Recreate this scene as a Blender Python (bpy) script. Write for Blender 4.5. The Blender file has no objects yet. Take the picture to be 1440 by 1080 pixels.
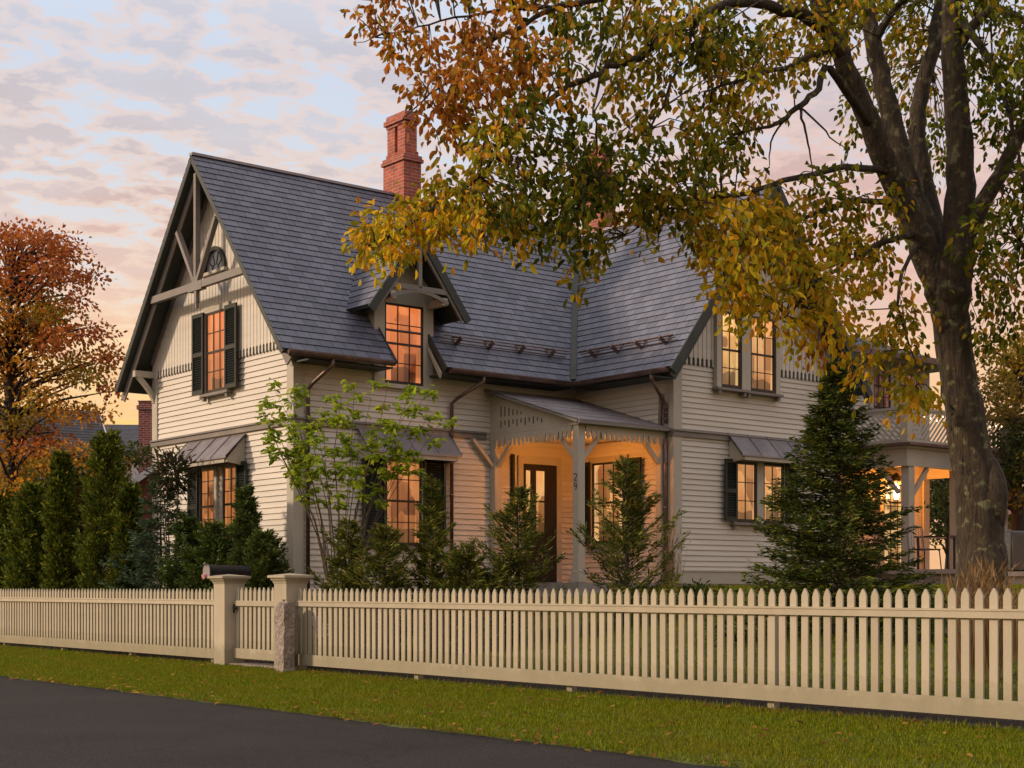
import bpy, math, random
import numpy as np
from mathutils import Vector, Matrix
random.seed(7); rng = np.random.default_rng(11)
R = math.radians
sc = bpy.context.scene
col = sc.collection
# ------------------------------------------------------------------ camera model
F = 2097.0; HX = 720.0; HY = 828.0; H = 1.25
ANG = math.atan2(0.6307, 0.7761)
UX, UY = math.cos(ANG), math.sin(ANG)          # house long axis
VX, VY = -UY, UX                               # house gable axis (away, left)
CX, CY = -3.949, 27.0                          # near corner of the house

def at(px, py, Y):
    return Vector(((px-HX)/F*Y, Y, H+(HY-py)/F*Y))
def loc2w(u, v, z=0.0):
    return Vector((CX+UX*u+VX*v, CY+UY*u+VY*v, z))
def w2loc(X, Y):
    dx, dy = X-CX, Y-CY
    return dx*UX+dy*UY, dx*VX+dy*VY
def v_on(px, u):                               # v where the plane u=const shows at column px
    r = (px-HX)/F
    return (CX+UX*u - r*(CY+UY*u))/(r*VY-VX)
def u_on(px, v):
    r = (px-HX)/F
    return (CX+VX*v - r*(CY+VY*v))/(r*UY-UX)
def z_at(py, u, v):
    return H+(HY-py)/F*loc2w(u, v).y
def sm(a, b, x):
    t = min(1, max(0, (x-a)/(b-a))); return t*t*(3-2*t)
UF = -2.175                                    # fence line
def ground(X, Y):
    u, v = w2loc(X, Y)
    if u < -5.33: return -0.14
    if u < UF: return -0.09 + 0.09*(u+5.33)/(5.33+UF)
    return 1.27*sm(UF-0.6, 6.6, u) - 1.27*sm(UF-0.6, 6.6, UF)*(1-sm(UF, 3, u))

# ------------------------------------------------------------------ mesh builder
class MB:
    def __init__(s, T=None):
        s.v=[]; s.f=[]; s.T=T; s.uv={}
    def av(s, p):
        if s.T: p = s.T(*p)
        s.v.append(tuple(p)); return len(s.v)-1
    def poly(s, pts, uv=None):
        i=[s.av(p) for p in pts]; s.f.append(i)
        if uv: s.uv[len(s.f)-1]=uv
    def box(s, x0,x1,y0,y1,z0,z1):
        a=[s.av(p) for p in ((x0,y0,z0),(x1,y0,z0),(x1,y1,z0),(x0,y1,z0),(x0,y0,z1),(x1,y0,z1),(x1,y1,z1),(x0,y1,z1))]
        for q in ((0,3,2,1),(4,5,6,7),(0,1,5,4),(1,2,6,5),(2,3,7,6),(3,0,4,7)): s.f.append([a[k] for k in q])
    def prism(s, pts, off):                    # pts: planar polygon 3D, off: extrusion vector
        n=len(pts); off=Vector(off)
        a=[s.av(p) for p in pts]; b=[s.av(Vector(p)+off) for p in pts]
        s.f.append(a[::-1]); s.f.append(b)
        for i in range(n):
            j=(i+1)%n; s.f.append([a[i],a[j],b[j],b[i]])
    def beam(s, A, B, w, h, up=(0,0,1)):       # w sideways, h along up
        A=Vector(A); B=Vector(B); d=(B-A).normalized(); upv=Vector(up)
        side=d.cross(upv).normalized(); u2=side.cross(d).normalized()
        P=[]
        for C in (A,B):
            for (a,b) in ((-1,-1),(1,-1),(1,1),(-1,1)):
                P.append(s.av(C+side*(a*w/2)+u2*(b*h/2)))
        for q in ((0,3,2,1),(4,5,6,7),(0,1,5,4),(1,2,6,5),(2,3,7,6),(3,0,4,7)): s.f.append([P[k] for k in q])
    def tube(s, pts, rad, n=8, cap=True):
        pts=[Vector(p) for p in pts]; m=len(pts)
        if not hasattr(rad,'__len__'): rad=[rad]*m
        ref=Vector((0.3,0.9,0.2)); rings=[]
        for i,p in enumerate(pts):
            d=(pts[min(i+1,m-1)]-pts[max(i-1,0)]).normalized()
            if abs(d.dot(ref))>0.95: ref=Vector((1,0,0))
            a=d.cross(ref).normalized(); b=d.cross(a).normalized(); ref=-b if False else ref
            rings.append([s.av(p+(a*math.cos(2*math.pi*k/n)+b*math.sin(2*math.pi*k/n))*rad[i]) for k in range(n)])
        for i in range(m-1):
            for k in range(n):
                s.f.append([rings[i][k],rings[i][(k+1)%n],rings[i+1][(k+1)%n],rings[i+1][k]])
        if cap: s.f.append(rings[0][::-1]); s.f.append(rings[-1])
    def lathe(s, prof, c=(0,0,0), n=16):
        rr=[]
        for (r,z) in prof:
            rr.append([s.av((c[0]+r*math.cos(2*math.pi*k/n),c[1]+r*math.sin(2*math.pi*k/n),c[2]+z)) for k in range(n)])
        for i in range(len(prof)-1):
            for k in range(n): s.f.append([rr[i][k],rr[i][(k+1)%n],rr[i+1][(k+1)%n],rr[i+1][k]])
        s.f.append(rr[0][::-1]); s.f.append(rr[-1])
    def build(s, name, mat, parent=None, smooth=False, bevel=0):
        me=bpy.data.meshes.new(name); me.from_pydata(s.v,[],s.f)
        if s.uv:
            ul=me.uv_layers.new(name='UVMap')
            for pi,uv in s.uv.items():
                p=me.polygons[pi]
                for k,li in enumerate(p.loop_indices): ul.data[li].uv=uv[k]
        if smooth: me.polygons.foreach_set('use_smooth',[True]*len(me.polygons))
        me.materials.append(mat); me.update()
        o=bpy.data.objects.new(name,me); col.objects.link(o)
        if parent: o.parent=parent
        if bevel:
            b=o.modifiers.new('b','BEVEL'); b.width=bevel; b.segments=2; b.limit_method='ANGLE'
        return o
def tag(o, label=None, cat=None, group=None, kind=None):
    if label: o['label']=label
    if cat: o['category']=cat
    if group: o['group']=group
    if kind: o['kind']=kind
    return o
def empty(name, loc=(0,0,0), rz=0, label=None, cat=None, group=None):
    o=bpy.data.objects.new(name,None); col.objects.link(o); o.location=loc; o.rotation_euler=(0,0,rz)
    return tag(o,label,cat,group)
def cp(o, parent=None):
    c=o.copy(); col.objects.link(c)
    if parent: c.parent=parent
    return c

# ------------------------------------------------------------------ materials
def newmat(name):
    m=bpy.data.materials.new(name); m.use_nodes=True; nt=m.node_tree
    b=nt.nodes['Principled BSDF']; return m,nt,b
def N(nt,t,**k):
    n=nt.nodes.new(t)
    for a,b in k.items():
        if a in n.inputs.keys(): n.inputs[a].default_value=b
        else: setattr(n,a,b)
    return n
def ramp(nt, stops):
    r=nt.nodes.new('ShaderNodeValToRGB'); e=r.color_ramp.elements
    while len(e)<len(stops): e.new(0.5)
    for i,(p,c) in enumerate(stops):
        e[i].position=p; e[i].color=(*c,1)
    return r
def paint(name, c1, c2, scale=3.0, rough=0.6, bump=0.15, fine=60, spec=0.3, metal=0, bdist=0.004, streak=None):
    m,nt,b=newmat(name); L=nt.links.new
    tc=N(nt,'ShaderNodeTexCoord'); mp=N(nt,'ShaderNodeMapping')
    if streak: mp.inputs['Scale'].default_value=streak
    L(tc.outputs['Object'],mp.inputs['Vector'])
    n1=N(nt,'ShaderNodeTexNoise'); n1.inputs['Scale'].default_value=scale; n1.inputs['Detail'].default_value=7; n1.inputs['Roughness'].default_value=0.65
    L(mp.outputs[0],n1.inputs['Vector'])
    r=ramp(nt,[(0.3,c1),(0.7,c2)]); L(n1.outputs['Fac'],r.inputs['Fac']); L(r.outputs['Color'],b.inputs['Base Color'])
    n2=N(nt,'ShaderNodeTexNoise'); n2.inputs['Scale'].default_value=fine; n2.inputs['Detail'].default_value=3; L(mp.outputs[0],n2.inputs['Vector'])
    bp=N(nt,'ShaderNodeBump'); bp.inputs['Strength'].default_value=bump; bp.inputs['Distance'].default_value=bdist*5
    L(n2.outputs['Fac'],bp.inputs['Height']); L(bp.outputs[0],b.inputs['Normal'])
    b.inputs['Roughness'].default_value=rough; b.inputs['Specular IOR Level'].default_value=spec; b.inputs['Metallic'].default_value=metal
    return m
M={}
M['siding']=paint('siding_paint',(0.495,0.452,0.390),(0.605,0.552,0.480),1.0,0.55,0.12,40,streak=(.5,.5,5))
M['trim']=paint('trim_paint',(0.36,0.325,0.265),(0.43,0.39,0.32),2,0.5,0.08,50)
M['greytrim']=paint('grey_trim_paint',(0.15,0.132,0.118),(0.21,0.185,0.165),2,0.5,0.1,50)
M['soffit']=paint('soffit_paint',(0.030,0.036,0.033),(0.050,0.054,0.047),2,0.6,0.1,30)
M['dark_groove']=paint('groove_shadowline_paint',(0.10,0.09,0.075),(0.14,0.125,0.105),2,0.6,0.1,30)
M['dark']=paint('dark_shutter_paint',(0.010,0.014,0.012),(0.020,0.024,0.019),3,0.4,0.1,60)
M['sash']=paint('sash_paint',(0.016,0.012,0.010),(0.03,0.022,0.018),3,0.35,0.1,60)
M['fence']=paint('fence_paint',(0.345,0.300,0.222),(0.435,0.380,0.282),2.5,0.5,0.1,40,streak=(1,1,0.4))
M['copper']=paint('aged_copper',(0.085,0.055,0.048),(0.21,0.14,0.122),4,0.38,0.15,40,metal=0.5)
M['lead']=paint('weathered_metal',(0.17,0.155,0.165),(0.30,0.27,0.28),2.2,0.42,0.15,25,metal=0.35)
nt=M['fence'].node_tree; b=nt.nodes['Principled BSDF']; src=b.inputs['Base Color'].links[0].from_socket
oi=N(nt,'ShaderNodeObjectInfo'); rr_=ramp(nt,[(0,(.86,.85,.82)),(1,(1.06,1.05,1.04))]); nt.links.new(oi.outputs['Random'],rr_.inputs['Fac'])
mx=N(nt,'ShaderNodeMix',data_type='RGBA',blend_type='MULTIPLY'); mx.inputs['Factor'].default_value=1; nt.links.new(src,mx.inputs[6]); nt.links.new(rr_.outputs['Color'],mx.inputs[7])
tcf=N(nt,'ShaderNodeTexCoord'); spf=N(nt,'ShaderNodeSeparateXYZ'); nt.links.new(tcf.outputs['Object'],spf.inputs[0])
nf=N(nt,'ShaderNodeTexNoise'); nf.inputs['Scale'].default_value=9; nf.inputs['Detail'].default_value=6; nt.links.new(tcf.outputs['Object'],nf.inputs['Vector'])
mm=N(nt,'ShaderNodeMath',operation='MULTIPLY_ADD'); nt.links.new(nf.outputs['Fac'],mm.inputs[0]); mm.inputs[1].default_value=-.45; nt.links.new(spf.outputs[2],mm.inputs[2])
rd=ramp(nt,[(0.0,(1,1,1)),(0.18,(0,0,0))]); nt.links.new(mm.outputs[0],rd.inputs['Fac'])
mx2=N(nt,'ShaderNodeMix',data_type='RGBA'); md=N(nt,'ShaderNodeMath',operation='MULTIPLY'); nt.links.new(rd.outputs['Color'],md.inputs[0]); md.inputs[1].default_value=.45
nt.links.new(md.outputs[0],mx2.inputs['Factor']); nt.links.new(mx.outputs[2],mx2.inputs[6]); mx2.inputs[7].default_value=(.13,.12,.06,1); nt.links.new(mx2.outputs[2],b.inputs['Base Color'])
M['stone']=paint('granite',(0.16,0.13,0.11),(0.36,0.30,0.25),9,0.85,0.8,25,bdist=0.01)
M['patio']=paint('patio_stone',(0.28,0.21,0.18),(0.40,0.31,0.26),3,0.8,0.3,25)
M['red']=paint('red_clapboard',(0.16,0.028,0.022),(0.22,0.04,0.03),2,0.6,0.2,30)
M['white']=paint('white_paint',(0.55,0.52,0.50),(0.66,0.63,0.60),2,0.5,0.1,30)
M['metalblack']=paint('black_metal',(0.010,0.010,0.010),(0.025,0.022,0.02),5,0.3,0.1,40)
M['found']=paint('foundation',(0.20,0.18,0.155),(0.30,0.27,0.235),4,0.85,0.4,20)
M['mulch']=paint('mulch',(0.02,0.013,0.008),(0.06,0.04,0.025),20,0.95,1.0,60,bdist=0.01)
M['pink']=paint('newsprint',(0.5,0.2,0.2),(0.6,0.3,0.28),8,0.7,0.1,30)
M['wood']=paint('grey_wood',(0.22,0.13,0.10),(0.34,0.21,0.16),3,0.7,0.3,30)

def slate_mat(name, c1, c2, warm=(0.13,0.10,0.11)):
    m,nt,b=newmat(name); L=nt.links.new
    uv=N(nt,'ShaderNodeUVMap')
    br=N(nt,'ShaderNodeTexBrick'); br.offset=0.5
    for k,v in (('Scale',1.0),('Mortar Size',0.006),('Mortar Smooth',0.1),('Bias',0.0),('Brick Width',0.27),('Row Height',0.175)): br.inputs[k].default_value=v
    br.inputs['Color1'].default_value=(0,0,0,1); br.inputs['Color2'].default_value=(1,1,1,1); br.inputs['Mortar'].default_value=(0.5,0.5,0.5,1)
    L(uv.outputs[0],br.inputs['Vector'])
    r=ramp(nt,[(0.0,c1),(0.55,c2),(0.85,[x*1.15 for x in c2]),(1.0,warm)]); r.color_ramp.interpolation='LINEAR'
    L(br.outputs['Color'],r.inputs['Fac'])
    n=N(nt,'ShaderNodeTexNoise'); n.inputs['Scale'].default_value=1.2; n.inputs['Detail'].default_value=6; L(uv.outputs[0],n.inputs['Vector'])
    mx=N(nt,'ShaderNodeMix',data_type='RGBA',blend_type='MULTIPLY'); mx.inputs['Factor'].default_value=0.8
    r2=ramp(nt,[(0.3,(0.80,0.80,0.84)),(0.7,(1.15,1.13,1.14))]); L(n.outputs['Fac'],r2.inputs['Fac'])
    L(r.outputs['Color'],mx.inputs[6]); L(r2.outputs['Color'],mx.inputs[7])
    mx2=N(nt,'ShaderNodeMix',data_type='RGBA'); L(br.outputs['Fac'],mx2.inputs['Factor']); L(mx.outputs[2],mx2.inputs[6]); mx2.inputs[7].default_value=(0.02,0.02,0.025,1)
    L(mx2.outputs[2],b.inputs['Base Color'])
    n3=N(nt,'ShaderNodeTexNoise'); n3.inputs['Scale'].default_value=14; n3.inputs['Detail'].default_value=5; L(uv.outputs[0],n3.inputs['Vector'])
    ad=N(nt,'ShaderNodeMath',operation='MULTIPLY_ADD'); L(br.outputs['Color'],ad.inputs[0]); ad.inputs[1].default_value=0.6; L(n3.outputs['Fac'],ad.inputs[2])
    sb=N(nt,'ShaderNodeMath',operation='SUBTRACT'); L(ad.outputs[0],sb.inputs[0]); L(br.outputs['Fac'],sb.inputs[1])
    bp=N(nt,'ShaderNodeBump'); bp.inputs['Strength'].default_value=0.6; bp.inputs['Distance'].default_value=0.012; L(sb.outputs[0],bp.inputs['Height']); L(bp.outputs[0],b.inputs['Normal'])
    b.inputs['Roughness'].default_value=0.5; b.inputs['Specular IOR Level'].default_value=0.45
    return m
M['slate']=slate_mat('slate',(0.078,0.084,0.114),(0.112,0.118,0.154),(0.130,0.124,0.155))

M['dark_roof']=slate_mat('dark_roof',(0.022,0.020,0.024),(0.036,0.033,0.038),(0.04,0.032,0.034))

def brick_mat(name, c1, c2, mort):
    m,nt,b=newmat(name); L=nt.links.new
    tc=N(nt,'ShaderNodeTexCoord'); sp=N(nt,'ShaderNodeSeparateXYZ'); L(tc.outputs['Object'],sp.inputs[0])
    ad=N(nt,'ShaderNodeMath',operation='ADD'); L(sp.outputs[0],ad.inputs[0]); L(sp.outputs[1],ad.inputs[1])
    cb=N(nt,'ShaderNodeCombineXYZ'); L(ad.outputs[0],cb.inputs[0]); L(sp.outputs[2],cb.inputs[1])
    br=N(nt,'ShaderNodeTexBrick'); L(cb.outputs[0],br.inputs['Vector'])
    for k,v in (('Scale',1.0),('Mortar Size',0.010),('Brick Width',0.215),('Row Height',0.072)): br.inputs[k].default_value=v
    br.inputs['Color1'].default_value=(*c1,1); br.inputs['Color2'].default_value=(*c2,1); br.inputs['Mortar'].default_value=(*mort,1)
    n=N(nt,'ShaderNodeTexNoise'); n.inputs['Scale'].default_value=5; n.inputs['Detail'].default_value=6; L(tc.outputs['Object'],n.inputs['Vector'])
    mx=N(nt,'ShaderNodeMix',data_type='RGBA',blend_type='MULTIPLY'); mx.inputs['Factor'].default_value=0.7
    r=ramp(nt,[(0.3,(0.6,0.6,0.6)),(0.7,(1.3,1.2,1.15))]); L(n.outputs['Fac'],r.inputs['Fac']); L(br.outputs['Color'],mx.inputs[6]); L(r.outputs['Color'],mx.inputs[7]); L(mx.outputs[2],b.inputs['Base Color'])
    bp=N(nt,'ShaderNodeBump',invert=True); bp.inputs['Strength'].default_value=0.7; bp.inputs['Distance'].default_value=0.01; L(br.outputs['Fac'],bp.inputs['Height']); L(bp.outputs[0],b.inputs['Normal'])
    b.inputs['Roughness'].default_value=0.85
    return m
M['brick']=brick_mat('red_brick',(0.40,0.082,0.042),(0.26,0.05,0.03),(0.33,0.20,0.16))
M['brick2']=brick_mat('dark_brick',(0.24,0.05,0.035),(0.16,0.035,0.03),(0.30,0.22,0.2))

def pane_mat(name, c_lo, c_hi, strength, curtains=True, scale=1.0):
    m,nt,b=newmat(name); L=nt.links.new
    tc=N(nt,'ShaderNodeTexCoord')
    mp=N(nt,'ShaderNodeMapping'); L(tc.outputs['Object'],mp.inputs['Vector']); mp.inputs['Scale'].default_value=(9,9,0.6)
    n=N(nt,'ShaderNodeTexNoise'); n.inputs['Scale'].default_value=1.0; n.inputs['Detail'].default_value=3; L(mp.outputs[0],n.inputs['Vector'])
    n2=N(nt,'ShaderNodeTexNoise'); n2.inputs['Scale'].default_value=1.7*scale; n2.inputs['Detail'].default_value=2; L(tc.outputs['Object'],n2.inputs['Vector'])
    mxf=N(nt,'ShaderNodeMix',data_type='FLOAT'); mxf.inputs['Factor'].default_value=0.55; L(n.outputs['Fac'],mxf.inputs[2]); L(n2.outputs['Fac'],mxf.inputs[3])
    r=ramp(nt,[(0.34,c_lo),(0.5,[(a+c)/2 for a,c in zip(c_lo,c_hi)]),(0.64,c_hi)]); L(mxf.outputs[0],r.inputs['Fac'])
    mp2=N(nt,'ShaderNodeMapping'); L(tc.outputs['Object'],mp2.inputs['Vector']); mp2.inputs['Scale'].default_value=(2.6,2.6,1.7); mp2.inputs['Location'].default_value=(.3,.2,.45)
    vo=N(nt,'ShaderNodeTexVoronoi'); vo.distance='CHEBYCHEV'; vo.feature='SMOOTH_F1'; vo.inputs['Scale'].default_value=1.0; vo.inputs['Smoothness'].default_value=.12; L(mp2.outputs[0],vo.inputs['Vector'])
    sx=N(nt,'ShaderNodeSeparateColor'); L(vo.outputs['Color'],sx.inputs[0])
    rv=ramp(nt,[(0.15,(.28,.20,.17)),(0.45,(.80,.74,.70)),(0.8,(1.12,1.12,1.15))]); L(sx.outputs[0],rv.inputs['Fac'])
    mv=N(nt,'ShaderNodeMix',data_type='RGBA',blend_type='MULTIPLY'); mv.inputs['Factor'].default_value=.85; L(r.outputs['Color'],mv.inputs[6]); L(rv.outputs['Color'],mv.inputs[7])
    uv=N(nt,'ShaderNodeUVMap'); su=N(nt,'ShaderNodeSeparateXYZ'); L(uv.outputs[0],su.inputs[0]); oi=N(nt,'ShaderNodeObjectInfo')
    def mth(op,a,bb,c=None):
        q=N(nt,'ShaderNodeMath',operation=op)
        for i,x in enumerate((a,bb,c)):
            if x is None: continue
            if isinstance(x,(int,float)): q.inputs[i].default_value=x
            else: L(x,q.inputs[i])
        return q.outputs[0]
    ax=mth('ABSOLUTE',mth('SUBTRACT',su.outputs[0],.5),0)
    wid=mth('MULTIPLY_ADD',oi.outputs['Random'],.14,.24)                 # where the curtain begins
    fold=mth('MULTIPLY_ADD',mth('SINE',mth('MULTIPLY_ADD',su.outputs[0],95.0,mth('MULTIPLY',su.outputs[1],3.0)),0),.13,.92)
    isc=mth('MULTIPLY',mth('GREATER_THAN',mth('ADD',ax,mth('MULTIPLY',su.outputs[1],-.05)),wid),1.0)
    room=mth('MULTIPLY_ADD',su.outputs[1],.55,.50)                       # lamplit ceiling, dimmer floor
    sill_=mth('MULTIPLY_ADD',mth('LESS_THAN',mth('ADD',su.outputs[1],mth('MULTIPLY',n2.outputs['Fac'],-.35)),.0),-.6,1.0)
    fac=mth('ADD',mth('MULTIPLY',isc,fold),mth('MULTIPLY',mth('SUBTRACT',1.0,isc),mth('MULTIPLY',room,sill_)))
    mw=N(nt,'ShaderNodeVectorMath',operation='SCALE'); L(mv.outputs[2],mw.inputs[0]); L(fac,mw.inputs['Scale'])
    mgl=N(nt,'ShaderNodeMix',data_type='RGBA'); L(mth('MULTIPLY',isc,.35),mgl.inputs['Factor']); L(mw.outputs[0],mgl.inputs[6]); mgl.inputs[7].default_value=(c_hi[0],c_hi[1]*1.15,c_hi[2]*1.5,1)
    L(mgl.outputs[2],b.inputs['Emission Color']); b.inputs['Emission Strength'].default_value=strength
    b.inputs['Base Color'].default_value=(0.02,0.02,0.02,1); b.inputs['Roughness'].default_value=0.06; b.inputs['Specular IOR Level'].default_value=0.6
    n4=N(nt,'ShaderNodeTexNoise'); n4.inputs['Scale'].default_value=2.2; L(tc.outputs['Object'],n4.inputs['Vector'])
    bp=N(nt,'ShaderNodeBump'); bp.inputs['Strength'].default_value=0.15; bp.inputs['Distance'].default_value=0.02; L(n4.outputs['Fac'],bp.inputs['Height']); L(bp.outputs[0],b.inputs['Normal'])
    return m
M['pane_orange']=pane_mat('lit_pane_orange',(0.85,0.17,0.035),(1.0,0.32,0.09),0.78)
M['pane_amber']=pane_mat('lit_pane_amber',(0.42,0.10,0.02),(1.0,0.36,0.10),0.66)
M['pane_peach']=pane_mat('lit_pane_peach',(0.85,0.30,0.08),(1.0,0.55,0.20),0.92)
M['pane_yellow']=pane_mat('lit_pane_yellow',(0.85,0.36,0.08),(1.0,0.62,0.22),0.95)
M['pane_dusk']=pane_mat('pane_dusk',(0.03,0.02,0.02),(0.35,0.12,0.08),0.6)
M['pane_dark']=pane_mat('pane_dark',(0.015,0.015,0.015),(0.06,0.05,0.045),0.6)
def emis(name, c, s):
    m,nt,b=newmat(name); b.inputs['Emission Color'].default_value=(*c,1); b.inputs['Emission Strength'].default_value=s; b.inputs['Base Color'].default_value=(*c,1); return m
M['lamp']=emis('lamp_glass',(1.0,0.66,0.30),30)
M['bulb']=emis('string_bulb',(1.0,0.7,0.4),5)

def leaf_mat(name, trans=0.45, rough=0.55):
    m,nt,b=newmat(name); L=nt.links.new
    at_=N(nt,'ShaderNodeAttribute',attribute_name='Col')
    L(at_.outputs['Color'],b.inputs['Base Color']); b.inputs['Roughness'].default_value=rough; b.inputs['Specular IOR Level'].default_value=0.10
    tr=N(nt,'ShaderNodeBsdfTranslucent'); L(at_.outputs['Color'],tr.inputs['Color'])
    mx=N(nt,'ShaderNodeMixShader'); mx.inputs[0].default_value=trans
    L(b.outputs[0],mx.inputs[1]); L(tr.outputs[0],mx.inputs[2]); L(mx.outputs[0],nt.nodes['Material Output'].inputs[0])
    return m
M['leaf']=leaf_mat('leaf',0.52); M['needle']=leaf_mat('needle',0.2,0.6); M['blade']=leaf_mat('grass_blade',0.35)
def bark_mat(name, c1, c2, lichen=None):
    m,nt,b=newmat(name); L=nt.links.new
    tc=N(nt,'ShaderNodeTexCoord'); mp=N(nt,'ShaderNodeMapping'); mp.inputs['Scale'].default_value=(1,1,0.28); L(tc.outputs['Object'],mp.inputs['Vector'])
    n=N(nt,'ShaderNodeTexNoise'); n.inputs['Scale'].default_value=11; n.inputs['Detail'].default_value=8; n.inputs['Roughness'].default_value=0.7; L(mp.outputs[0],n.inputs['Vector'])
    r=ramp(nt,[(0.35,c1),(0.68,c2)]); L(n.outputs['Fac'],r.inputs['Fac'])
    last=r.outputs['Color']
    if lichen:
        n2=N(nt,'ShaderNodeTexNoise'); n2.inputs['Scale'].default_value=9; n2.inputs['Detail'].default_value=7; n2.inputs['Roughness'].default_value=0.7; L(tc.outputs['Object'],n2.inputs['Vector'])
        r2=ramp(nt,[(0.52,(0,0,0)),(0.66,(.9,.9,.9))]); L(n2.outputs['Fac'],r2.inputs['Fac'])
        mx=N(nt,'ShaderNodeMix',data_type='RGBA'); L(r2.outputs['Color'],mx.inputs['Factor']); L(last,mx.inputs[6]); mx.inputs[7].default_value=(*lichen,1); last=mx.outputs[2]
        n5=N(nt,'ShaderNodeTexNoise'); n5.inputs['Scale'].default_value=9; n5.inputs['Detail'].default_value=7; L(tc.outputs['Object'],n5.inputs['Vector'])
        r5=ramp(nt,[(0.60,(0,0,0)),(0.66,(.8,.8,.8))]); L(n5.outputs['Fac'],r5.inputs['Fac'])
        mx5=N(nt,'ShaderNodeMix',data_type='RGBA'); L(r5.outputs['Color'],mx5.inputs['Factor']); L(last,mx5.inputs[6]); mx5.inputs[7].default_value=(0.20,0.18,0.10,1); last=mx5.outputs[2]
    L(last,b.inputs['Base Color'])
    mpb=N(nt,'ShaderNodeMapping'); mpb.inputs['Scale'].default_value=(1,1,0.13); L(tc.outputs['Object'],mpb.inputs['Vector'])
    nb=N(nt,'ShaderNodeTexNoise'); nb.inputs['Scale'].default_value=16; nb.inputs['Detail'].default_value=6; nb.inputs['Distortion'].default_value=.6; L(mpb.outputs[0],nb.inputs['Vector'])
    ab=N(nt,'ShaderNodeMath',operation='MULTIPLY_ADD'); L(nb.outputs['Fac'],ab.inputs[0]); ab.inputs[1].default_value=1.3; L(n.outputs['Fac'],ab.inputs[2])
    bp=N(nt,'ShaderNodeBump'); bp.inputs['Strength'].default_value=1.0; bp.inputs['Distance'].default_value=0.09; L(ab.outputs[0],bp.inputs['Height']); L(bp.outputs[0],b.inputs['Normal'])
    b.inputs['Roughness'].default_value=0.9
    return m
M['bark']=bark_mat('lichened_bark',(0.022,0.015,0.009),(0.085,0.055,0.030),(0.11,0.105,0.035))
M['twig']=bark_mat('twig_bark',(0.025,0.018,0.013),(0.06,0.042,0.03))
M['greybark']=bark_mat('grey_bark',(0.09,0.065,0.045),(0.16,0.12,0.085))

# ------------------------------------------------------------------ leaf meshes
def nrm(a): return a/np.maximum(np.linalg.norm(a,axis=1,keepdims=True),1e-9)
def leaves(name, P, D, Nn, Ln, W, C, mat, parent=None, hexa=True, fold=0.25, origin=(0,0,0)):
    n=len(P); P=P-np.array(origin); D=nrm(D); S=nrm(np.cross(D,Nn)); Nn=nrm(np.cross(S,D))
    Ln=np.broadcast_to(Ln,(n,))[:,None]; W=np.broadcast_to(W,(n,))[:,None]
    if hexa:
        k=6; up=Nn*W*fold
        V=np.stack([P, P+D*Ln*.3+S*W*.42+up, P+D*Ln*.68+S*W*.40+up, P+D*Ln-Nn*Ln*.08, P+D*Ln*.68-S*W*.40+up, P+D*Ln*.3-S*W*.42+up],1)
        base=np.array([0,1,2,3, 0,3,4,5]); nl=8; nf=2; per=4
    else:
        k=4; V=np.stack([P, P+D*Ln*.5+S*W*.5, P+D*Ln, P+D*Ln*.5-S*W*.5],1)
        base=np.array([0,1,2,3]); nl=4; nf=1; per=4
    me=bpy.data.meshes.new(name)
    me.vertices.add(n*k); me.vertices.foreach_set('co',V.reshape(-1).astype(np.float32))
    idx=(np.arange(n)[:,None]*k+base[None,:]).reshape(-1)
    me.loops.add(n*nl); me.loops.foreach_set('vertex_index',idx.astype(np.int32))
    me.polygons.add(n*nf); me.polygons.foreach_set('loop_start',(np.arange(n*nf)*per).astype(np.int32))
    me.polygons.foreach_set('loop_total',np.full(n*nf,per,dtype=np.int32))
    ca=me.color_attributes.new('Col','FLOAT_COLOR','POINT')
    cc=np.concatenate([np.clip(C,0,1),np.ones((n,1))],1); ca.data.foreach_set('color',np.repeat(cc,k,axis=0).reshape(-1).astype(np.float32))
    me.materials.append(mat); me.update(); me.validate()
    o=bpy.data.objects.new(name,me); col.objects.link(o)
    if parent: o.parent=parent
    return o
def palette(n, cols, w, jit=0.25):
    cols=np.array(cols); w=np.array(w,float); w/=w.sum()
    i=rng.choice(len(cols),n,p=w); j=rng.choice(len(cols),n,p=w); t=rng.random((n,1))*0.5
    c=cols[i]*(1-t)+cols[j]*t
    return c*(1+jit*(rng.random((n,1))*2-1))
def rdir(n): return nrm(rng.normal(size=(n,3)))

# ------------------------------------------------------------------ setting
def ground_mesh():
    def pick(a,b,n): return list(np.linspace(a,b,n))
    us=pick(-400,-60,6)+pick(-50,-8,8)+pick(-6.6,-5.36,3)+[-5.33]
    return us
# road sheet and verge/yard sheet, both laid out in house coordinates
def sheet(name, us, vs, zf, mat):
    mb=MB(); nu=len(us); nv=len(vs)
    for u in us:
        for v in vs:
            w=loc2w(u,v); mb.v.append((w.x,w.y,zf(u,v,w)))
    for i in range(nu-1):
        for j in range(nv-1):
            a=i*nv+j; mb.f.append([a,a+nv,a+nv+1,a+1])
    return mb.build(name,mat,smooth=True)
vs_far=list(np.linspace(-600,-40,8))+list(np.linspace(-30,30,61))+list(np.linspace(40,900,9))
def wob(v): return 0.05*math.sin(v*1.3)+0.035*math.sin(v*3.1+1)+0.03*math.sin(v*7.7+2)
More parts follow.
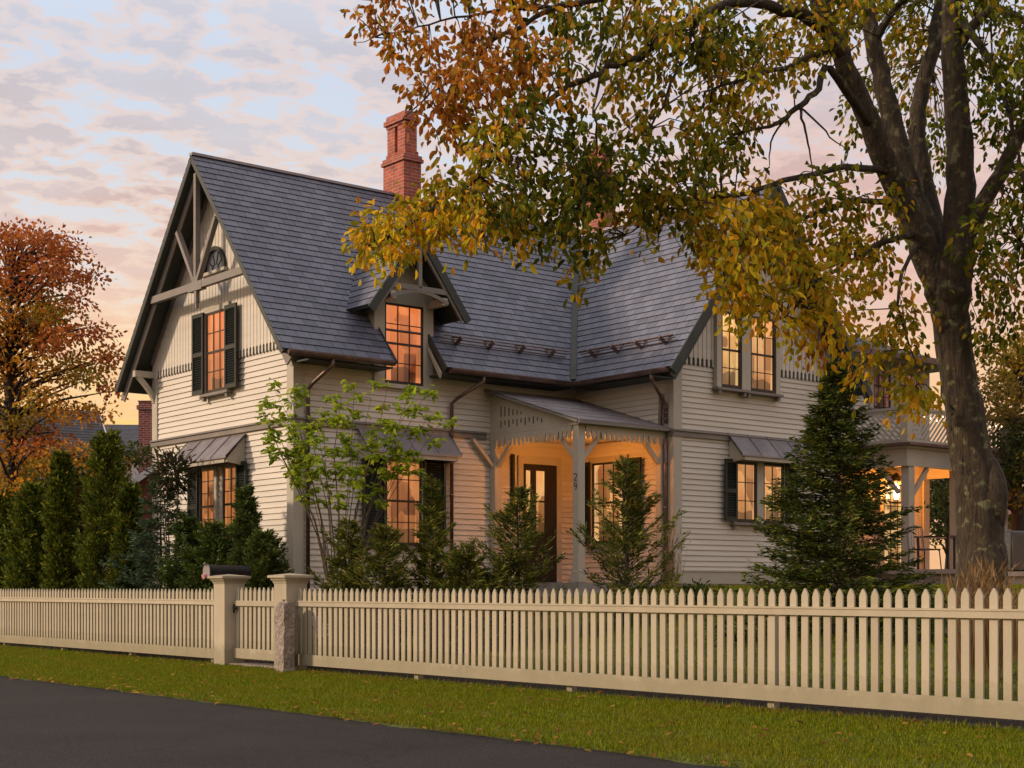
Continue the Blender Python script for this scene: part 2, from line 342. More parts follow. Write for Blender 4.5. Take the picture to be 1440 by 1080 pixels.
# road
m,nt,b=newmat('asphalt'); L=nt.links.new
tc=N(nt,'ShaderNodeTexCoord')
n1=N(nt,'ShaderNodeTexNoise'); n1.inputs['Scale'].default_value=0.6; n1.inputs['Detail'].default_value=6; L(tc.outputs['Object'],n1.inputs['Vector'])
n2=N(nt,'ShaderNodeTexNoise'); n2.inputs['Scale'].default_value=70; n2.inputs['Detail'].default_value=4; L(tc.outputs['Object'],n2.inputs['Vector'])
vo=N(nt,'ShaderNodeTexVoronoi'); vo.inputs['Scale'].default_value=75; L(tc.outputs['Object'],vo.inputs['Vector'])
r=ramp(nt,[(0.3,(0.0095,0.0080,0.0076)),(0.7,(0.0165,0.0135,0.0128))]); L(n1.outputs['Fac'],r.inputs['Fac'])
r2=ramp(nt,[(0.38,(0.30,0.30,0.30)),(0.64,(2.6,2.5,2.35))]); L(n2.outputs['Fac'],r2.inputs['Fac'])
mx=N(nt,'ShaderNodeMix',data_type='RGBA',blend_type='MULTIPLY'); mx.inputs['Factor'].default_value=1; L(r.outputs['Color'],mx.inputs[6]); L(r2.outputs['Color'],mx.inputs[7]); dn=N(nt,'ShaderNodeTexNoise'); dn.inputs['Scale'].default_value=1.4; dn.inputs['Detail'].default_value=5; L(tc.outputs['Object'],dn.inputs['Vector'])
dm_=N(nt,'ShaderNodeMix',data_type='VECTOR'); dm_.inputs['Factor'].default_value=.35; L(tc.outputs['Object'],dm_.inputs[4]); L(dn.outputs['Color'],dm_.inputs[5])
vc=N(nt,'ShaderNodeTexVoronoi',feature='DISTANCE_TO_EDGE'); vc.inputs['Scale'].default_value=.55; L(dm_.outputs[1],vc.inputs['Vector'])
rcx=ramp(nt,[(0.0,(.35,.33,.3)),(0.012,(1,1,1))]); L(vc.outputs['Distance'],rcx.inputs['Fac'])
mc=N(nt,'ShaderNodeMix',data_type='RGBA',blend_type='MULTIPLY'); mc.inputs['Factor'].default_value=.6; L(mx.outputs[2],mc.inputs[6]); L(rcx.outputs['Color'],mc.inputs[7])
L(mc.outputs[2],b.inputs['Base Color'])
bp=N(nt,'ShaderNodeBump'); bp.inputs['Strength'].default_value=0.8; bp.inputs['Distance'].default_value=0.01; L(vo.outputs['Distance'],bp.inputs['Height']); L(bp.outputs[0],b.inputs['Normal'])
b.inputs['Roughness'].default_value=0.85; b.inputs['Specular IOR Level'].default_value=0.25
M['asphalt']=m
def soil(name,stops,fine=45):
    m,nt,b=newmat(name); L=nt.links.new
    tc=N(nt,'ShaderNodeTexCoord')
    n1=N(nt,'ShaderNodeTexNoise'); n1.inputs['Scale'].default_value=0.9; n1.inputs['Detail'].default_value=8; n1.inputs['Roughness'].default_value=0.7; L(tc.outputs['Object'],n1.inputs['Vector'])
    r=ramp(nt,stops); L(n1.outputs['Fac'],r.inputs['Fac']); L(r.outputs['Color'],b.inputs['Base Color'])
    n2=N(nt,'ShaderNodeTexNoise'); n2.inputs['Scale'].default_value=fine; n2.inputs['Detail'].default_value=5; L(tc.outputs['Object'],n2.inputs['Vector'])
    bp=N(nt,'ShaderNodeBump'); bp.inputs['Strength'].default_value=1; bp.inputs['Distance'].default_value=0.04; L(n2.outputs['Fac'],bp.inputs['Height']); L(bp.outputs[0],b.inputs['Normal'])
    b.inputs['Roughness'].default_value=0.95; return m
M['turf']=soil('turf_soil',[(0.3,(0.050,0.070,0.006)),(0.55,(0.075,0.090,0.007)),(0.75,(0.10,0.075,0.018))])
M['yard']=soil('yard_soil',[(0.3,(0.045,0.060,0.006)),(0.6,(0.070,0.085,0.007)),(0.75,(0.09,0.07,0.015))])
us=[-600,-100,-30,-12,-9,-7,-6,-5.6,-5.28]
o=sheet('road',us,vs_far,lambda u,v,w:-0.14+ (0.02*sm(-5.28,-8,u)),M['asphalt']); tag(o,kind='structure')
mb=MB(); vv=vs_far; 
us=[0.0,0.06,0.2,0.5]+list(np.linspace(0.9,3.12,8))
rows=[]
for k in us:
    rows.append([])
    for v in vs_far: pass
vsf=list(np.linspace(-600,-40,8))+list(np.linspace(-30,30,301))+list(np.linspace(40,900,9))
def vz(u,v,w):
    return {0:-0.17}.get(0) if u<-5.30 else -0.125+0.125*min(1,(u+5.33)/3.1)+0.008*math.sin(u*4+v*2)
mb=MB(); nv=len(vsf)
for k in us:
    for v in vsf:
        u=-5.33+k+(wob(v) if k<0.3 else wob(v)*0.3)
        w=loc2w(u,v); z=-0.15 if k==0 else (-0.115+0.115*(k/3.12)+0.01*math.sin(k*4+v*2)*(1 if k<3 else 0))
        mb.v.append((w.x,w.y,z))
for i in range(len(us)-1):
    for j in range(nv-1):
        a=i*nv+j; mb.f.append([a,a+nv,a+nv+1,a+1])
tag(mb.build('verge',M['turf'],smooth=True),kind='structure')
us=list(np.linspace(UF-0.04,8,46))+[9,12,16,25,40,80,200,500,1200]
def gz(u,v,w):
    if u<UF: return -0.006
    return ground(w.x,w.y)
tag(sheet('yard_ground',us,vs_far,gz,M['yard']),kind='structure')

tag(sheet('planting_bed',[UF-.16,UF-.1,UF,UF+.4,UF+.9],vs_far,lambda u,v,w:(-.02 if u<UF-.12 else gz(u,v,w)+.012),M['mulch']),kind='structure')
# grass blades on the verge and behind the fence
def blades(name,n,ufun,vfun,hgt,cols,wts,extra=0.0,wid=0.009):
    u=ufun(n); v=vfun(n)
    X=CX+UX*u+VX*v; Y=CY+UY*u+VY*v
    k=(X/Y>-0.40)&(X/Y<0.40)&(Y>7)&(Y<42); X=X[k];Y=Y[k];u=u[k]; n=len(X)
    Z=np.array([ground(a,b) for a,b in zip(X,Y)])
    vu=(u+5.33)/3.12
    Z=np.where(u<UF, -0.115+0.115*vu, Z)-0.012
    P=np.stack([X,Y,Z],1); D=nrm(np.stack([rng.normal(0,.45,n),rng.normal(0,.45,n),np.ones(n)],1))
    patch=np.sin(X*1.7+np.sin(Y*1.1)*2)*np.sin(Y*1.3+1)+0.6*np.sin(X*5+Y*3)
    C=palette(n,cols,wts,0.35); t=np.clip(patch*0.5+0.35,0,1)[:,None]*0.45
    C=C*(1-t)+np.array([0.19,0.16,0.012])*t
    return tag(leaves(name,P,D,rdir(n),rng.uniform(.6,1.3,n)*hgt,wid,C,M['blade'],hexa=False),kind='stuff')
gc=[(0.088,0.138,0.004),(0.155,0.190,0.005),(0.205,0.200,0.008),(0.25,0.17,0.025)]
g=blades('verge_grass',270000,lambda n:-5.42+3.13*rng.random(n)**0.95,lambda n:rng.uniform(-20,13,n),0.06,gc,[3,5,2,.5])
tag(g,'short mown green grass strip between the fence and the road','grass')
g=blades('grass_tufts',3500,lambda n:UF-.12+rng.normal(0,.06,n),lambda n:rng.uniform(-17,11,n)+.12*np.sin(rng.uniform(0,9,n)),0.085,gc,[4,3,2,1.5],wid=.009)
tag(g,'longer untrimmed grass tufts along the foot of the picket fence','grass')
g=blades('yard_grass',130000,lambda n:rng.uniform(UF+.6,9,n),lambda n:rng.uniform(-24,-3,n),0.07,gc,[4,4,1,.3],wid=0.012)
tag(g,'green lawn rising behind the picket fence toward the house','grass')
# fallen leaves along the road edge
n=750; v=np.concatenate([rng.normal(7.6,0.9,200),rng.uniform(-19,12,550)]); q_=rng.random(550); u=np.concatenate([rng.normal(-5.22,.13,200),np.where(q_<.45,rng.normal(-5.36,.14,550),np.where(q_<.65,rng.normal(-2.45,.12,550),rng.uniform(-5.0,-2.3,550)))])
X=CX+UX*u+VX*v;Y=CY+UY*u+VY*v; Z=np.where(u<-5.3,-0.125,-0.115+0.115*(u+5.33)/3.12)+0.03
o=leaves('fallen_leaves',np.stack([X,Y,Z],1),rdir(n)*np.array([1,1,.2]),np.tile([0.1,0.1,1.0],(n,1))+rdir(n)*.3,rng.uniform(.05,.09,n),.05,palette(n,[(0.35,.16,.05),(.45,.28,.06),(.2,.08,.03)],[3,2,2]),M['leaf'])
tag(o,'scattered dry brown and yellow leaves fallen on the verge','leaves',kind='stuff')

# ------------------------------------------------------------------ house
house=empty('farmhouse',(CX,CY,0),ANG,'steep gabled cream clapboard house with grey slate roof and lit windows','house')
def hz(r): return r+H
EAVE=hz(4.22); RIDGE=hz(8.40); OV=0.60; GW=5.70
SL=(RIDGE-EAVE)/(GW/2+OV)
WU0=6.813; WU1=11.61; WV=-2.869; WRIDGE=hz(8.20); WC=(WU0+WU1)/2
SLW=(WRIDGE-EAVE)/((WU1-WU0)/2+OV)
BELT=hz(3.08); BAT=hz(4.43)
TG=lambda s,d,z:(-d,s,z)
TM=lambda s,d,z:(s,-d,z)
TW=lambda s,d,z:(s,WV-d,z)
TS=lambda s,d,z:(WU0-d,s,z)
def siding(s0,s1,z0,z1,T,name='siding_wall',ex=0.108):
    mb=MB(T); z=z0; n=max(1,round((z1-z0)/ex)); e=(z1-z0)/n
    for i in range(n):
        a=z0+i*e; j=random.uniform(-.0015,.0015)
        mb.poly([(s0,0.014+j,a),(s1,0.014+j,a),(s1,-0.010,a+e),(s0,-0.010,a+e)])
        mb.poly([(s0,-0.012,a),(s1,-0.012,a),(s1,0.014+j,a),(s0,0.014+j,a)])
    mb.poly([(s0,-0.03,z0),(s1,-0.03,z0),(s1,-0.03,z1),(s0,-0.03,z1)])
    return mb.build(name,M['siding'],house)
siding(0.0,GW,hz(-1.1),BAT,TG)
siding(0.0,WU0,hz(-1.0),EAVE-0.02,TM)
siding(WU0,WU1,hz(0.34),BAT,TW)
siding(WV,0.0,hz(-0.2),EAVE-0.02,TS)
# back-up wall mass so that nothing shows through
mb=MB(); mb.box(0.03,WU1,0.03,GW,0.0,hz(4.9)); mb.box(WU0+0.03,WU1-0.01,WV+0.03,0.03,0.0,hz(4.9)); mb.build('wall',M['siding'],house)
mb=MB(); mb.box(WU0+.0,WU1,WV-.012,WV+.03,hz(.10),hz(.338)); mb.box(WU0-0.012,WU1+.012,WV-0.028,WV+.02,hz(.338),hz(.37)); mb.build('water_table',M['trim'],house)
mb=MB(); mb.box(WU0+.01,WU1,WV-.004,WV+.03,0.8,hz(.098)); mb.build('foundation',M['found'],house)
# gable board walls with pointed board ends
def batten(s0,s1,zb,line,T,name='board_wall',bw=0.125):
    # line(s) = roof underside height
    bk=MB(T); n=max(1,round((s1-s0)/bw)); w=(s1-s0)/n
    sm_=(s0+s1)/2
    bk.poly([(s0,0.016,zb-0.01),(s1,0.016,zb-0.01),(s1,0.016,line(s1)),(sm_,0.016,line(sm_)),(s0,0.016,line(s0))])
    dkb=MB(T); dkb.box(s0,s1,0.0,0.0195,zb-0.005,zb+0.15)  # dark-coloured strip standing in for the shade between the board points
    mb=MB(T)
    for i in range(n):
        a=s0+i*w+0.008; b_=s0+(i+1)*w-0.008; c=(a+b_)/2; zt=zb+0.14
        g_=0.027
        mb.prism([(a,0.02,zt),(a+g_,0.02,zt-0.03),(a+g_,0.02,zb+0.035),(c-0.018,0.02,zb-0.02),(c+0.018,0.02,zb-0.02),(b_-g_,0.02,zb+0.035),(b_-g_,0.02,zt-0.03),(b_,0.02,zt),(b_,0.02,max(line(b_),zt+.01)),(a,0.02,max(line(a),zt+.01))],(0,0.018,0))
    o=mb.build(name,M['siding'],house); bk.build('groove_backing',M['dark_groove'],o); dkb.build('gap_shade_strip',M['soffit'],o)
def gline(v): return RIDGE-0.16-abs(v-GW/2)*SL
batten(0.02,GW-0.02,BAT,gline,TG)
def wline(u): return WRIDGE-0.16-abs(u-WC)*SLW
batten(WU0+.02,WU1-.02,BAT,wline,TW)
# board prisms pushed through T use local axes (s,d,z)
# corner boards
mb=MB()
def cb(mb,u,v,su,sv,z0,z1,w=0.17):             # corner at u,v ; body lies toward su,sv
    mb.box(min(u-su*0.03,u+su*w),max(u-su*0.03,u+su*w),min(v-sv*0.032,v-sv*0.0),max(v-sv*0.032,v),z0,z1)
    mb.box(min(u-su*0.03,u),max(u-su*0.03,u),min(v,v+sv*w),max(v,v+sv*w),z0,z1)
for (u,v,su,sv,z0,z1) in ((0,0,1,1,0.0,hz(4.66)),(0,GW,1,-1,0.0,hz(4.66)),(WU0,WV,1,1,hz(.10),hz(4.5)),(WU1,WV,-1,1,hz(.10),hz(4.5))):
    mb=MB(); cb(mb,u,v,su,sv,z0,z1,0.2); mb.build('corner_board',M['trim'],house)
# belt courses
for T,s0,s1 in ((TG,-0.05,GW+.05),(TW,WU0-.05,WU1+.05),(TM,0.0,4.4),(TS,WV,0.0)):
    mb=MB(T)
    mb.box(s0,s1,0.018,0.055,BELT-0.10,BELT-.003)
    mb.prism([(s0,0.0,BELT+0.05),(s0,0.018,BELT+0.05),(s0,0.085,BELT+0.012),(s0,0.085,BELT-.0),(s0,0.0,BELT-0.0)],(s1-s0,0,0))
    mb.build('belt_course',M['greytrim'],house)

# roofs ------------------------------------------------------------
def slates(mb, P0, A, U, Lslope, segs, ex=0.175, lift=0.015):
    P0=Vector(P0);A=Vector(A);U=Vector(U);Nn=A.cross(U).normalized()
    if Nn.z<0: Nn=-Nn
    n=math.ceil(Lslope/ex)
    for i in range(n):
        s0=i*ex; s1=min((i+1)*ex,Lslope)
        for k,(a0,a1) in enumerate(segs(s0,i)):
            sg2=segs(s1-1e-4,i)
            if k>=len(sg2): continue
            b0,b1=sg2[k]
            lf=lift
            p=[P0+A*a0+U*s0+Nn*lf, P0+A*a1+U*s0+Nn*lf, P0+A*b1+U*s1+Nn*0.003, P0+A*b0+U*s1+Nn*0.003]
            uv=[(a0,s0+1e-3),(a1,s0+1e-3),(b1,s1-1e-3),(b0,s1-1e-3)]
            mb.poly(p,uv)
            q=[P0+A*a0+U*s0-Nn*0.01, P0+A*a1+U*s0-Nn*0.01, P0+A*a1+U*s0+Nn*lf, P0+A*a0+U*s0+Nn*lf]
            mb.poly(q,[(a0,s0),(a1,s0),(a1,s0+.002),(a0,s0+.002)])
def deck(mb,P0,A,U,polys,t=0.10):
    P0=Vector(P0);A=Vector(A);U=Vector(U);Nn=A.cross(U).normalized()
    if Nn.z<0: Nn=-Nn
    for poly in polys: mb.prism([P0+A*a+U*s-Nn*0.002 for a,s in poly],-Nn*t)
cs=1/math.hypot(1,SL); sn=SL*cs; LS=(GW/2+OV)/cs
csw=1/math.hypot(1,SLW); snw=SLW*csw; HWW=(WU1-WU0)/2+OV; LW=HWW/csw
vtop=(WRIDGE-EAVE)/SL                          # horizontal run at which the wing ridge dies into the main slope
UM1=12.0
D0,D1=1.80,2.98                                # dormer cut
def seg_main(s,i):
    run=s*cs; out=[]
    e = WU0-OV+ (WC-(WU0-OV))*min(1,run/vtop) if run<vtop else UM1+OV-0.001
    if run>=vtop: e=UM1+.6
    if (i+0.5)*0.175*cs < OV: return [(-OV,D0),(D1,e)]
    return [(-OV,e)]
roof=MB(); P0=(0,-OV,EAVE)
slates(roof,(0,-OV,EAVE),(1,0,0),(0,cs,sn),LS,seg_main)
def seg_r(s,i):
    run=s*cs
    if run>=vtop-0.1: return []
    st=WU1+OV-(WU1+OV-WC)*run/vtop
    return [(st,UM1+.6)]
slates(roof,(0,-OV,EAVE),(1,0,0),(0,cs,sn),LS-0.3,seg_r)
slates(roof,(0,GW+OV,EAVE),(1,0,0),(0,-cs,sn),LS,lambda s,i:[(-OV,UM1+.6)])
def seg_w(s,i):
    run=s*csw; return [(-(vtop)*run/HWW+0.0, -WV-0.0+0.0)] 
# wing slopes: along axis A=-v (toward the street), origin at the valley foot
slates(roof,(WU0-OV,-OV,EAVE),(0,-1,0),(csw,0,snw),LW,lambda s,i:[(-vtop*s*csw/HWW,-WV)])
slates(roof,(WU1+OV,-OV,EAVE),(0,-1,0),(-csw,0,snw),LW,lambda s,i:[(-vtop*s*csw/HWW,-WV)])
ro=roof.build('roof',M['slate'],house)
dk=MB()
sv=OV/cs
deck(dk,(0,-OV,EAVE),(1,0,0),(0,cs,sn),[[(-OV+.005,0),(D0-.004,0),(D0-.004,sv),(-OV+.005,sv)],[(D1+.004,0),(WU0-OV,0),(WU0-OV+(WC-WU0+OV)*OV/vtop,sv),(D1+.004,sv)],[(-OV+.005,sv+.001),(WU0-OV+(WC-WU0+OV)*OV/vtop,sv+.001),(WC,vtop/cs),(WC,LS-.02),(-OV+.005,LS-.02)]])
deck(dk,(0,GW+OV,EAVE),(1,0,0),(0,-cs,sn),[[(-OV+.005,0),(UM1+.5,0),(UM1+.5,LS-.02),(-OV+.005,LS-.02)]])
deck(dk,(WU0-OV,-OV,EAVE),(0,-1,0),(csw,0,snw),[[(0,0),(-WV-.005,0),(-WV-.005,LW-.02),(-vtop,LW-.02)]])
deck(dk,(WU1+OV,-OV,EAVE),(0,-1,0),(-csw,0,snw),[[(0,0),(-WV-.005,0),(-WV-.005,LW-.02),(-vtop,LW-.02)]])
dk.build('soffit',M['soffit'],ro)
# horizontal eave soffit + frieze
mb=MB()
mb.box(0,D0,-OV+.05,-0.02,EAVE-0.13,EAVE-0.10); mb.box(D1,WU0-OV,-OV+.05,-.02,EAVE-.13,EAVE-.10); mb.box(WU0-OV+.05,WU0-.02,WV-0.0,-OV,EAVE-.13,EAVE-.10)
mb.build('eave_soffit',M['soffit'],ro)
# valley flashing, ridge caps
mb=MB(); A_=Vector((WU0-OV-.03,-OV-.03,EAVE+.05)); B_=Vector((WC-.03,-OV+vtop-.03,WRIDGE+.05)); mb.beam(A_,B_,0.13,0.016,up=(-.8,-.77,1.23)); mb.build('valley_flashing',M['soffit'],ro)
mb=MB(); mb.beam((-OV,GW/2,RIDGE+.012),(UM1+.6,GW/2,RIDGE+.012),0.13,0.05); mb.beam((WC,WV-OV,WRIDGE+.012),(WC,-OV+vtop,WRIDGE+.012),0.13,0.05)
mb.build('ridge_cap',M['lead'],ro)
# rake boards
def rake(u,v0,v1,vc,ez,rz,ax,off,w,h,drop,mat,name):
    for s in (v0,v1):
        a=(u,s,ez-drop) if ax=='v' else (s,u,ez-drop); b=(u,vc,rz-drop) if ax=='v' else (vc,u,rz-drop)
        o=MB(); o.beam(a,b,w,h,up=(0,0,1)); o.build(name,mat,house)
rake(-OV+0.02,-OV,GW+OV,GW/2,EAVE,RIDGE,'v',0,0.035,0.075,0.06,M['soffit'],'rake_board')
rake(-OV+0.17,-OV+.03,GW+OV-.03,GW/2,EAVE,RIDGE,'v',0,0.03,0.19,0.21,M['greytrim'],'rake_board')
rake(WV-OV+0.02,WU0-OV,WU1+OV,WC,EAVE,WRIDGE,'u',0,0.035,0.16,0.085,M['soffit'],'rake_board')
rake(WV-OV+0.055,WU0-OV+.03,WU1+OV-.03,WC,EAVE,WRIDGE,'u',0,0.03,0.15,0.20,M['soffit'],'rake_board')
# soffit lining boards visible inside left rake: pale lower trim along wall
mb=MB(); mb.T=None
for s in (0,GW): mb.beam((-0.05,s,EAVE+OV*SL-0.22),(-0.05,GW/2,RIDGE-0.22),0.05,0.14)
mb.build('frieze_board',M['greytrim'],house)
mb=MB()
for s in (WU0,WU1): mb.beam((s,WV-0.05,EAVE+OV*SLW-0.22),(WC,WV-.05,WRIDGE-.22),0.05,0.14)
mb.build('frieze_board',M['trim'],house)
# gable truss
tu=-0.47; tz=z_at(402,tu,GW/2)
tr=MB(); hw=(RIDGE-0.2-tz)/SL
tr.beam((tu,GW/2-hw,tz),(tu,GW/2+hw,tz),0.10,0.14)
truss=tr.build('gable_truss',M['greytrim'],house)
mb=MB(); mb.beam((tu,GW/2,tz-.06),(tu,GW/2,RIDGE-0.35),0.09,0.10,up=(1,0,0)); mb.build('king_post',M['greytrim'],truss)
for s in (-1,1):
    mb=MB(); mb.beam((tu,GW/2+s*0.05,tz+0.08),(tu,GW/2+s*0.80,tz+1.18),0.08,0.10,up=(1,0,0)); mb.build('strut',M['greytrim'],truss)
mb=MB(); mb.box(tu-.055,tu+.055,GW/2-.28,GW/2+.28,tz-.10,tz+.075); mb.box(tu-.04,tu+.04,GW/2-.045,GW/2+.045,tz-.33,tz-.10); mb.box(tu-.028,tu+.028,GW/2-.03,GW/2+.03,tz-.43,tz-.33); mb.build('drop_pendant',M['greytrim'],truss)
# outlookers under the eaves (gable front)
def outlook(v,z,L_=.47,dr=.58):
    mb=MB(); mb.box(-L_,.02,v-.07,v+.05,z-.07,z+.06)
    n=7; pts=[]
    for i in range(n+1):
        t=i/n; pts.append((-(L_-.08)*t**1.25, v-.01, z-dr+(dr-.05)*t**0.85))
    for a,b in zip(pts,pts[1:]): mb.beam(a,b,.09,.10,up=(0,1,0))
    mb.build('eave_bracket',M['trim'],house)
outlook(GW-.03,z_at(527,-.2,GW)); outlook(.03,EAVE+.28,.40,.45)
# gutters
def gutter(a,b,name='gutter'):
    a=Vector(a);b=Vector(b);d=(b-a).normalized(); out=Vector((d.y,-d.x,0))
    mb=MB(); prof=[]
    n=8
    for i in range(n+1):
        t=math.pi*i/n; prof.append((0.065-0.065*math.cos(t), -0.075*math.sin(t)))
    outer=[(x-.005,z) for x,z in prof]; 
    A=[mb.av(a+out*x+Vector((0,0,z))) for x,z in outer]; B=[mb.av(b+out*x+Vector((0,0,z))) for x,z in outer]
    for i in range(n): mb.f.append([A[i],B[i],B[i+1],A[i+1]])
    mb.f.append(A[::-1]); mb.f.append(B)
    mb.beam(a+out*.13+Vector((0,0,.004)),b+out*.13+Vector((0,0,.004)),.018,.018)
    k=int((b-a).length/0.75)+1
    for i in range(k+1):
        p=a+(b-a)*(min(1,max(0,(i+.3)/(k+.6)))); mb.beam(p-d*.01,p+d*.01+out*.0,.02,.02)
        q=[]
        for j in range(n+1):
            x,z=prof[j]; q.append(p+out*(x-.005+ (x-.065)*.05)+Vector((0,0,z*1.06)))
        for j in range(n): mb.beam(q[j],q[j+1],.03,.006,up=(q[j]+q[j+1])/2-(p+out*.065))
    mb.build(name,M['copper'],ro)
gz_=EAVE-.03
gutter((-OV+.08,-OV-.0,gz_),(D0-.08,-OV,gz_)); gutter((D1+.06,-OV,gz_),(WU0-OV-.0,-OV,gz_)); gutter((WU0-OV,-OV-.02,gz_),(WU0-OV,WV-OV+.1,gz_))
def downspout(pts,name='downspout'):
    mb=MB(); mb.tube(pts,0.038,8)
    z0=pts[-1][2]; z1=pts[-2][2]; x,y,_=pts[-1]
    for k in range(3):
        z=z0+(z1-z0)*(.25+.3*k); mb.tube([(x,y,z-.02),(x,y,z+.02)],0.047,8)
    mb.build(name,M['copper'],house,smooth=True)
downspout([(0.42,-OV-.05,EAVE-.10),(0.42,-OV-.05,EAVE-.2),(0.27,-.2,EAVE-.5),(0.25,-.075,EAVE-.6),(0.25,-.075,0.3)])
uu=u_on(632,0); downspout([(uu+.35,-OV-.05,EAVE-.10),(uu+.35,-OV-.05,EAVE-.2),(uu+.05,-.2,EAVE-.5),(uu,-.075,EAVE-.6),(uu,-.075,0.9)])
downspout([(WU0-OV-.05,WV-.05,EAVE-.1),(WU0-OV-.05,WV-.05,EAVE-.2),(WU0-.2,WV+.12,EAVE-.5),(WU0-.075,WV+.14,EAVE-.62),(WU0-.075,WV+.14,BELT+.15)])
uu=WU0-.075; downspout([(uu,WV+.28,BELT+.75),(uu,WV+.28,BELT+.7),(uu,WV+.30,BELT),(uu,WV+.14,BELT-.2),(uu,WV+.14,hz(.0))])
# snow guards
def snow(P0,A,U,s,a0,a1,n):
    P0=Vector(P0);A=Vector(A);U=Vector(U);Nn=A.cross(U).normalized()
    if Nn.z<0: Nn=-Nn
    mb=MB()
    for k in range(n):
        a=a0+(a1-a0)*(k+.5)/n; c=P0+A*a+U*s
        mb.beam(c+Nn*.03,c+U*.2+Nn*.03,.05,.012,up=Nn); mb.beam(c+Nn*.02,c+Nn*.23-U*.02,.035,.07,up=U); mb.beam(c+Nn*.20,c+U*.2+Nn*.03,.025,.035,up=Nn)
    for h_ in (.06,.135,.21): mb.tube([P0+A*a0+U*s+Nn*h_,P0+A*a1+U*s+Nn*h_],.014,6)
    mb.build('snow_guard',M['copper'],ro)
snow((0,-OV,EAVE),(1,0,0),(0,cs,sn),0.70,3.15,6.35,4)
snow((WU0-OV,-OV,EAVE),(0,-1,0),(csw,0,snw),0.66,-0.1,2.62,4)

# windows -----------------------------------------------------------
def window(T_,s0,s1,z0,z1,cols,rows,pane,casing=0.11,shut=(None,None),sill=True,proud=0.06,parent=None,double=True,head=0.12,base=0.0):
    T=(lambda s,d,z:T_(s,d+base,z)) if base else T_
    """s0..s1, z0..z1 is the glazed opening incl. sash"""
    parent=parent or house
    mb=MB(T); d=proud
    mb.box(s0-casing,s0,0.0,d,z0-.02,z1+head); mb.box(s1,s1+casing,0.0,d,z0-.02,z1+head); mb.box(s0,s1,0.0,d,z1,z1+head)
    o=mb.build('window',M['trim'],parent)
    sub = o
    sb=MB(T); fw=0.042; zm=(z0+z1)/2
    sb.box(s0+.001,s0+fw,0.016,d-.01,z0,z1-.001); sb.box(s1-fw,s1-.001,0.016,d-.01,z0,z1-.001)
    sb.box(s0+fw,s1-fw,0.016,d-.012,z1-fw,z1-.001); sb.box(s0+fw,s1-fw,0.016,d-.012,z0,z0+fw*1.3)
    if double: sb.box(s0+fw,s1-fw,0.024,.046,zm-.022,zm+.022)
    W_=s1-s0-2*fw
    for i in range(1,cols):
        x=s0+fw+W_*i/cols
        if double:
            sb.box(x-.010,x+.010,0.024,.040,zm+.022,z1-fw); sb.box(x-.010-.0,x+.010,0.024,.036,z0+fw*1.3,zm-.022)
        else: sb.box(x-.010,x+.010,0.024,.038,z0+fw*1.3,z1-fw)
    halves=((z0+fw*1.3,zm-.022),(zm+.022,z1-fw)) if double else ((z0+fw*1.3,z1-fw),)
    for (a,b_) in halves:
        for j in range(1,rows):
            z=a+(b_-a)*j/rows; sb.box(s0+fw,s1-fw,0.025,.037,z-.009,z+.009)
    sb.build('sash',M['sash'],o)
    p=MB(T); p.poly([(s0+.01,0.022,z0+.01),(s1-.01,0.022,z0+.01),(s1-.01,0.022,z1-.01),(s0+.01,0.022,z1-.01)],[(0,0),(1,0),(1,1),(0,1)]); p.build('pane',M[pane],o)
    if sill:
        q=MB(T); q.box(s0-casing-.03,s1+casing+.03,0.0,d+.06,z0-.07,z0-.021); 
        for x in (s0-casing*.5,s1+casing*.5): q.box(x-.035,x+.035,0.02,d+.03,z0-.15,z0-.07)
        q.build('sill',M['greytrim'],o)
    for k,w in enumerate(shut):
        if not w: continue
        a=(s0-.02-w) if k==0 else (s1+.02); b_=a+w; y0,y1=d+.012,d+.05
        m_=MB(T); st=.05
        m_.box(a,a+st,y0,y1,z0,z1+.03); m_.box(b_-st,b_,y0,y1,z0,z1+.03)
        for zz in (z0,zm-.04,z1-.05): m_.box(a+st,b_-st,y0,y1,zz,zz+.08)
        nsl=22
        for h0,h1 in ((z0+.08,zm-.04),(zm+.04,z1-.05)):
            nn=int((h1-h0)/.045)
            for i in range(nn):
                z=h0+(h1-h0)*(i+.5)/nn
                m_.poly([(a+st,y0+.004,z+.02),(b_-st,y0+.004,z+.02),(b_-st,y1-.004,z-.016),(a+st,y1-.004,z-.016)])
        m_.poly([(a+st,y0,z0),(b_-st,y0,z0),(b_-st,y0,z1),(a+st,y0,z1)])
        m_.build('shutter',M['dark'],o)
    return o
def pxwin(plane,x0,x1,yt,yb,**k):
    if plane=='G':
        a,b_=v_on(x1,-.04),v_on(x0,-.04); c=(a+b_)/2; z1,z0=z_at(yt,0,c),z_at(yb,0,c); T=TG
    elif plane=='M':
        a,b_=u_on(x0,0),u_on(x1,0); c=(a+b_)/2; z1,z0=z_at(yt,c,0),z_at(yb,c,0); T=TM
    elif plane=='W':
        a,b_=u_on(x0,WV-.04),u_on(x1,WV-.04); c=(a+b_)/2; z1,z0=z_at(yt,c,WV),z_at(yb,c,WV); T=TW
    elif plane=='S':
        a,b_=v_on(x1,WU0),v_on(x0,WU0); c=(a+b_)/2; z1,z0=z_at(yt,WU0,c),z_at(yb,WU0,c); T=TS
    return window(T,a,b_,z0,z1,**k),(a,b_,z0,z1)
# gable upper
pxwin('G',292,321,438,551,base=.032,cols=3,rows=2,pane='pane_orange',shut=(0.46,0.46),casing=.10)
# gable lower pair under a metal hood
o,_=pxwin('G',282,302,657,768,cols=2,rows=3,pane='pane_amber',shut=(None,0.42),casing=.10)
o,_=pxwin('G',314,335,654,764,cols=2,rows=3,pane='pane_amber',shut=(0.38,None),casing=.10)
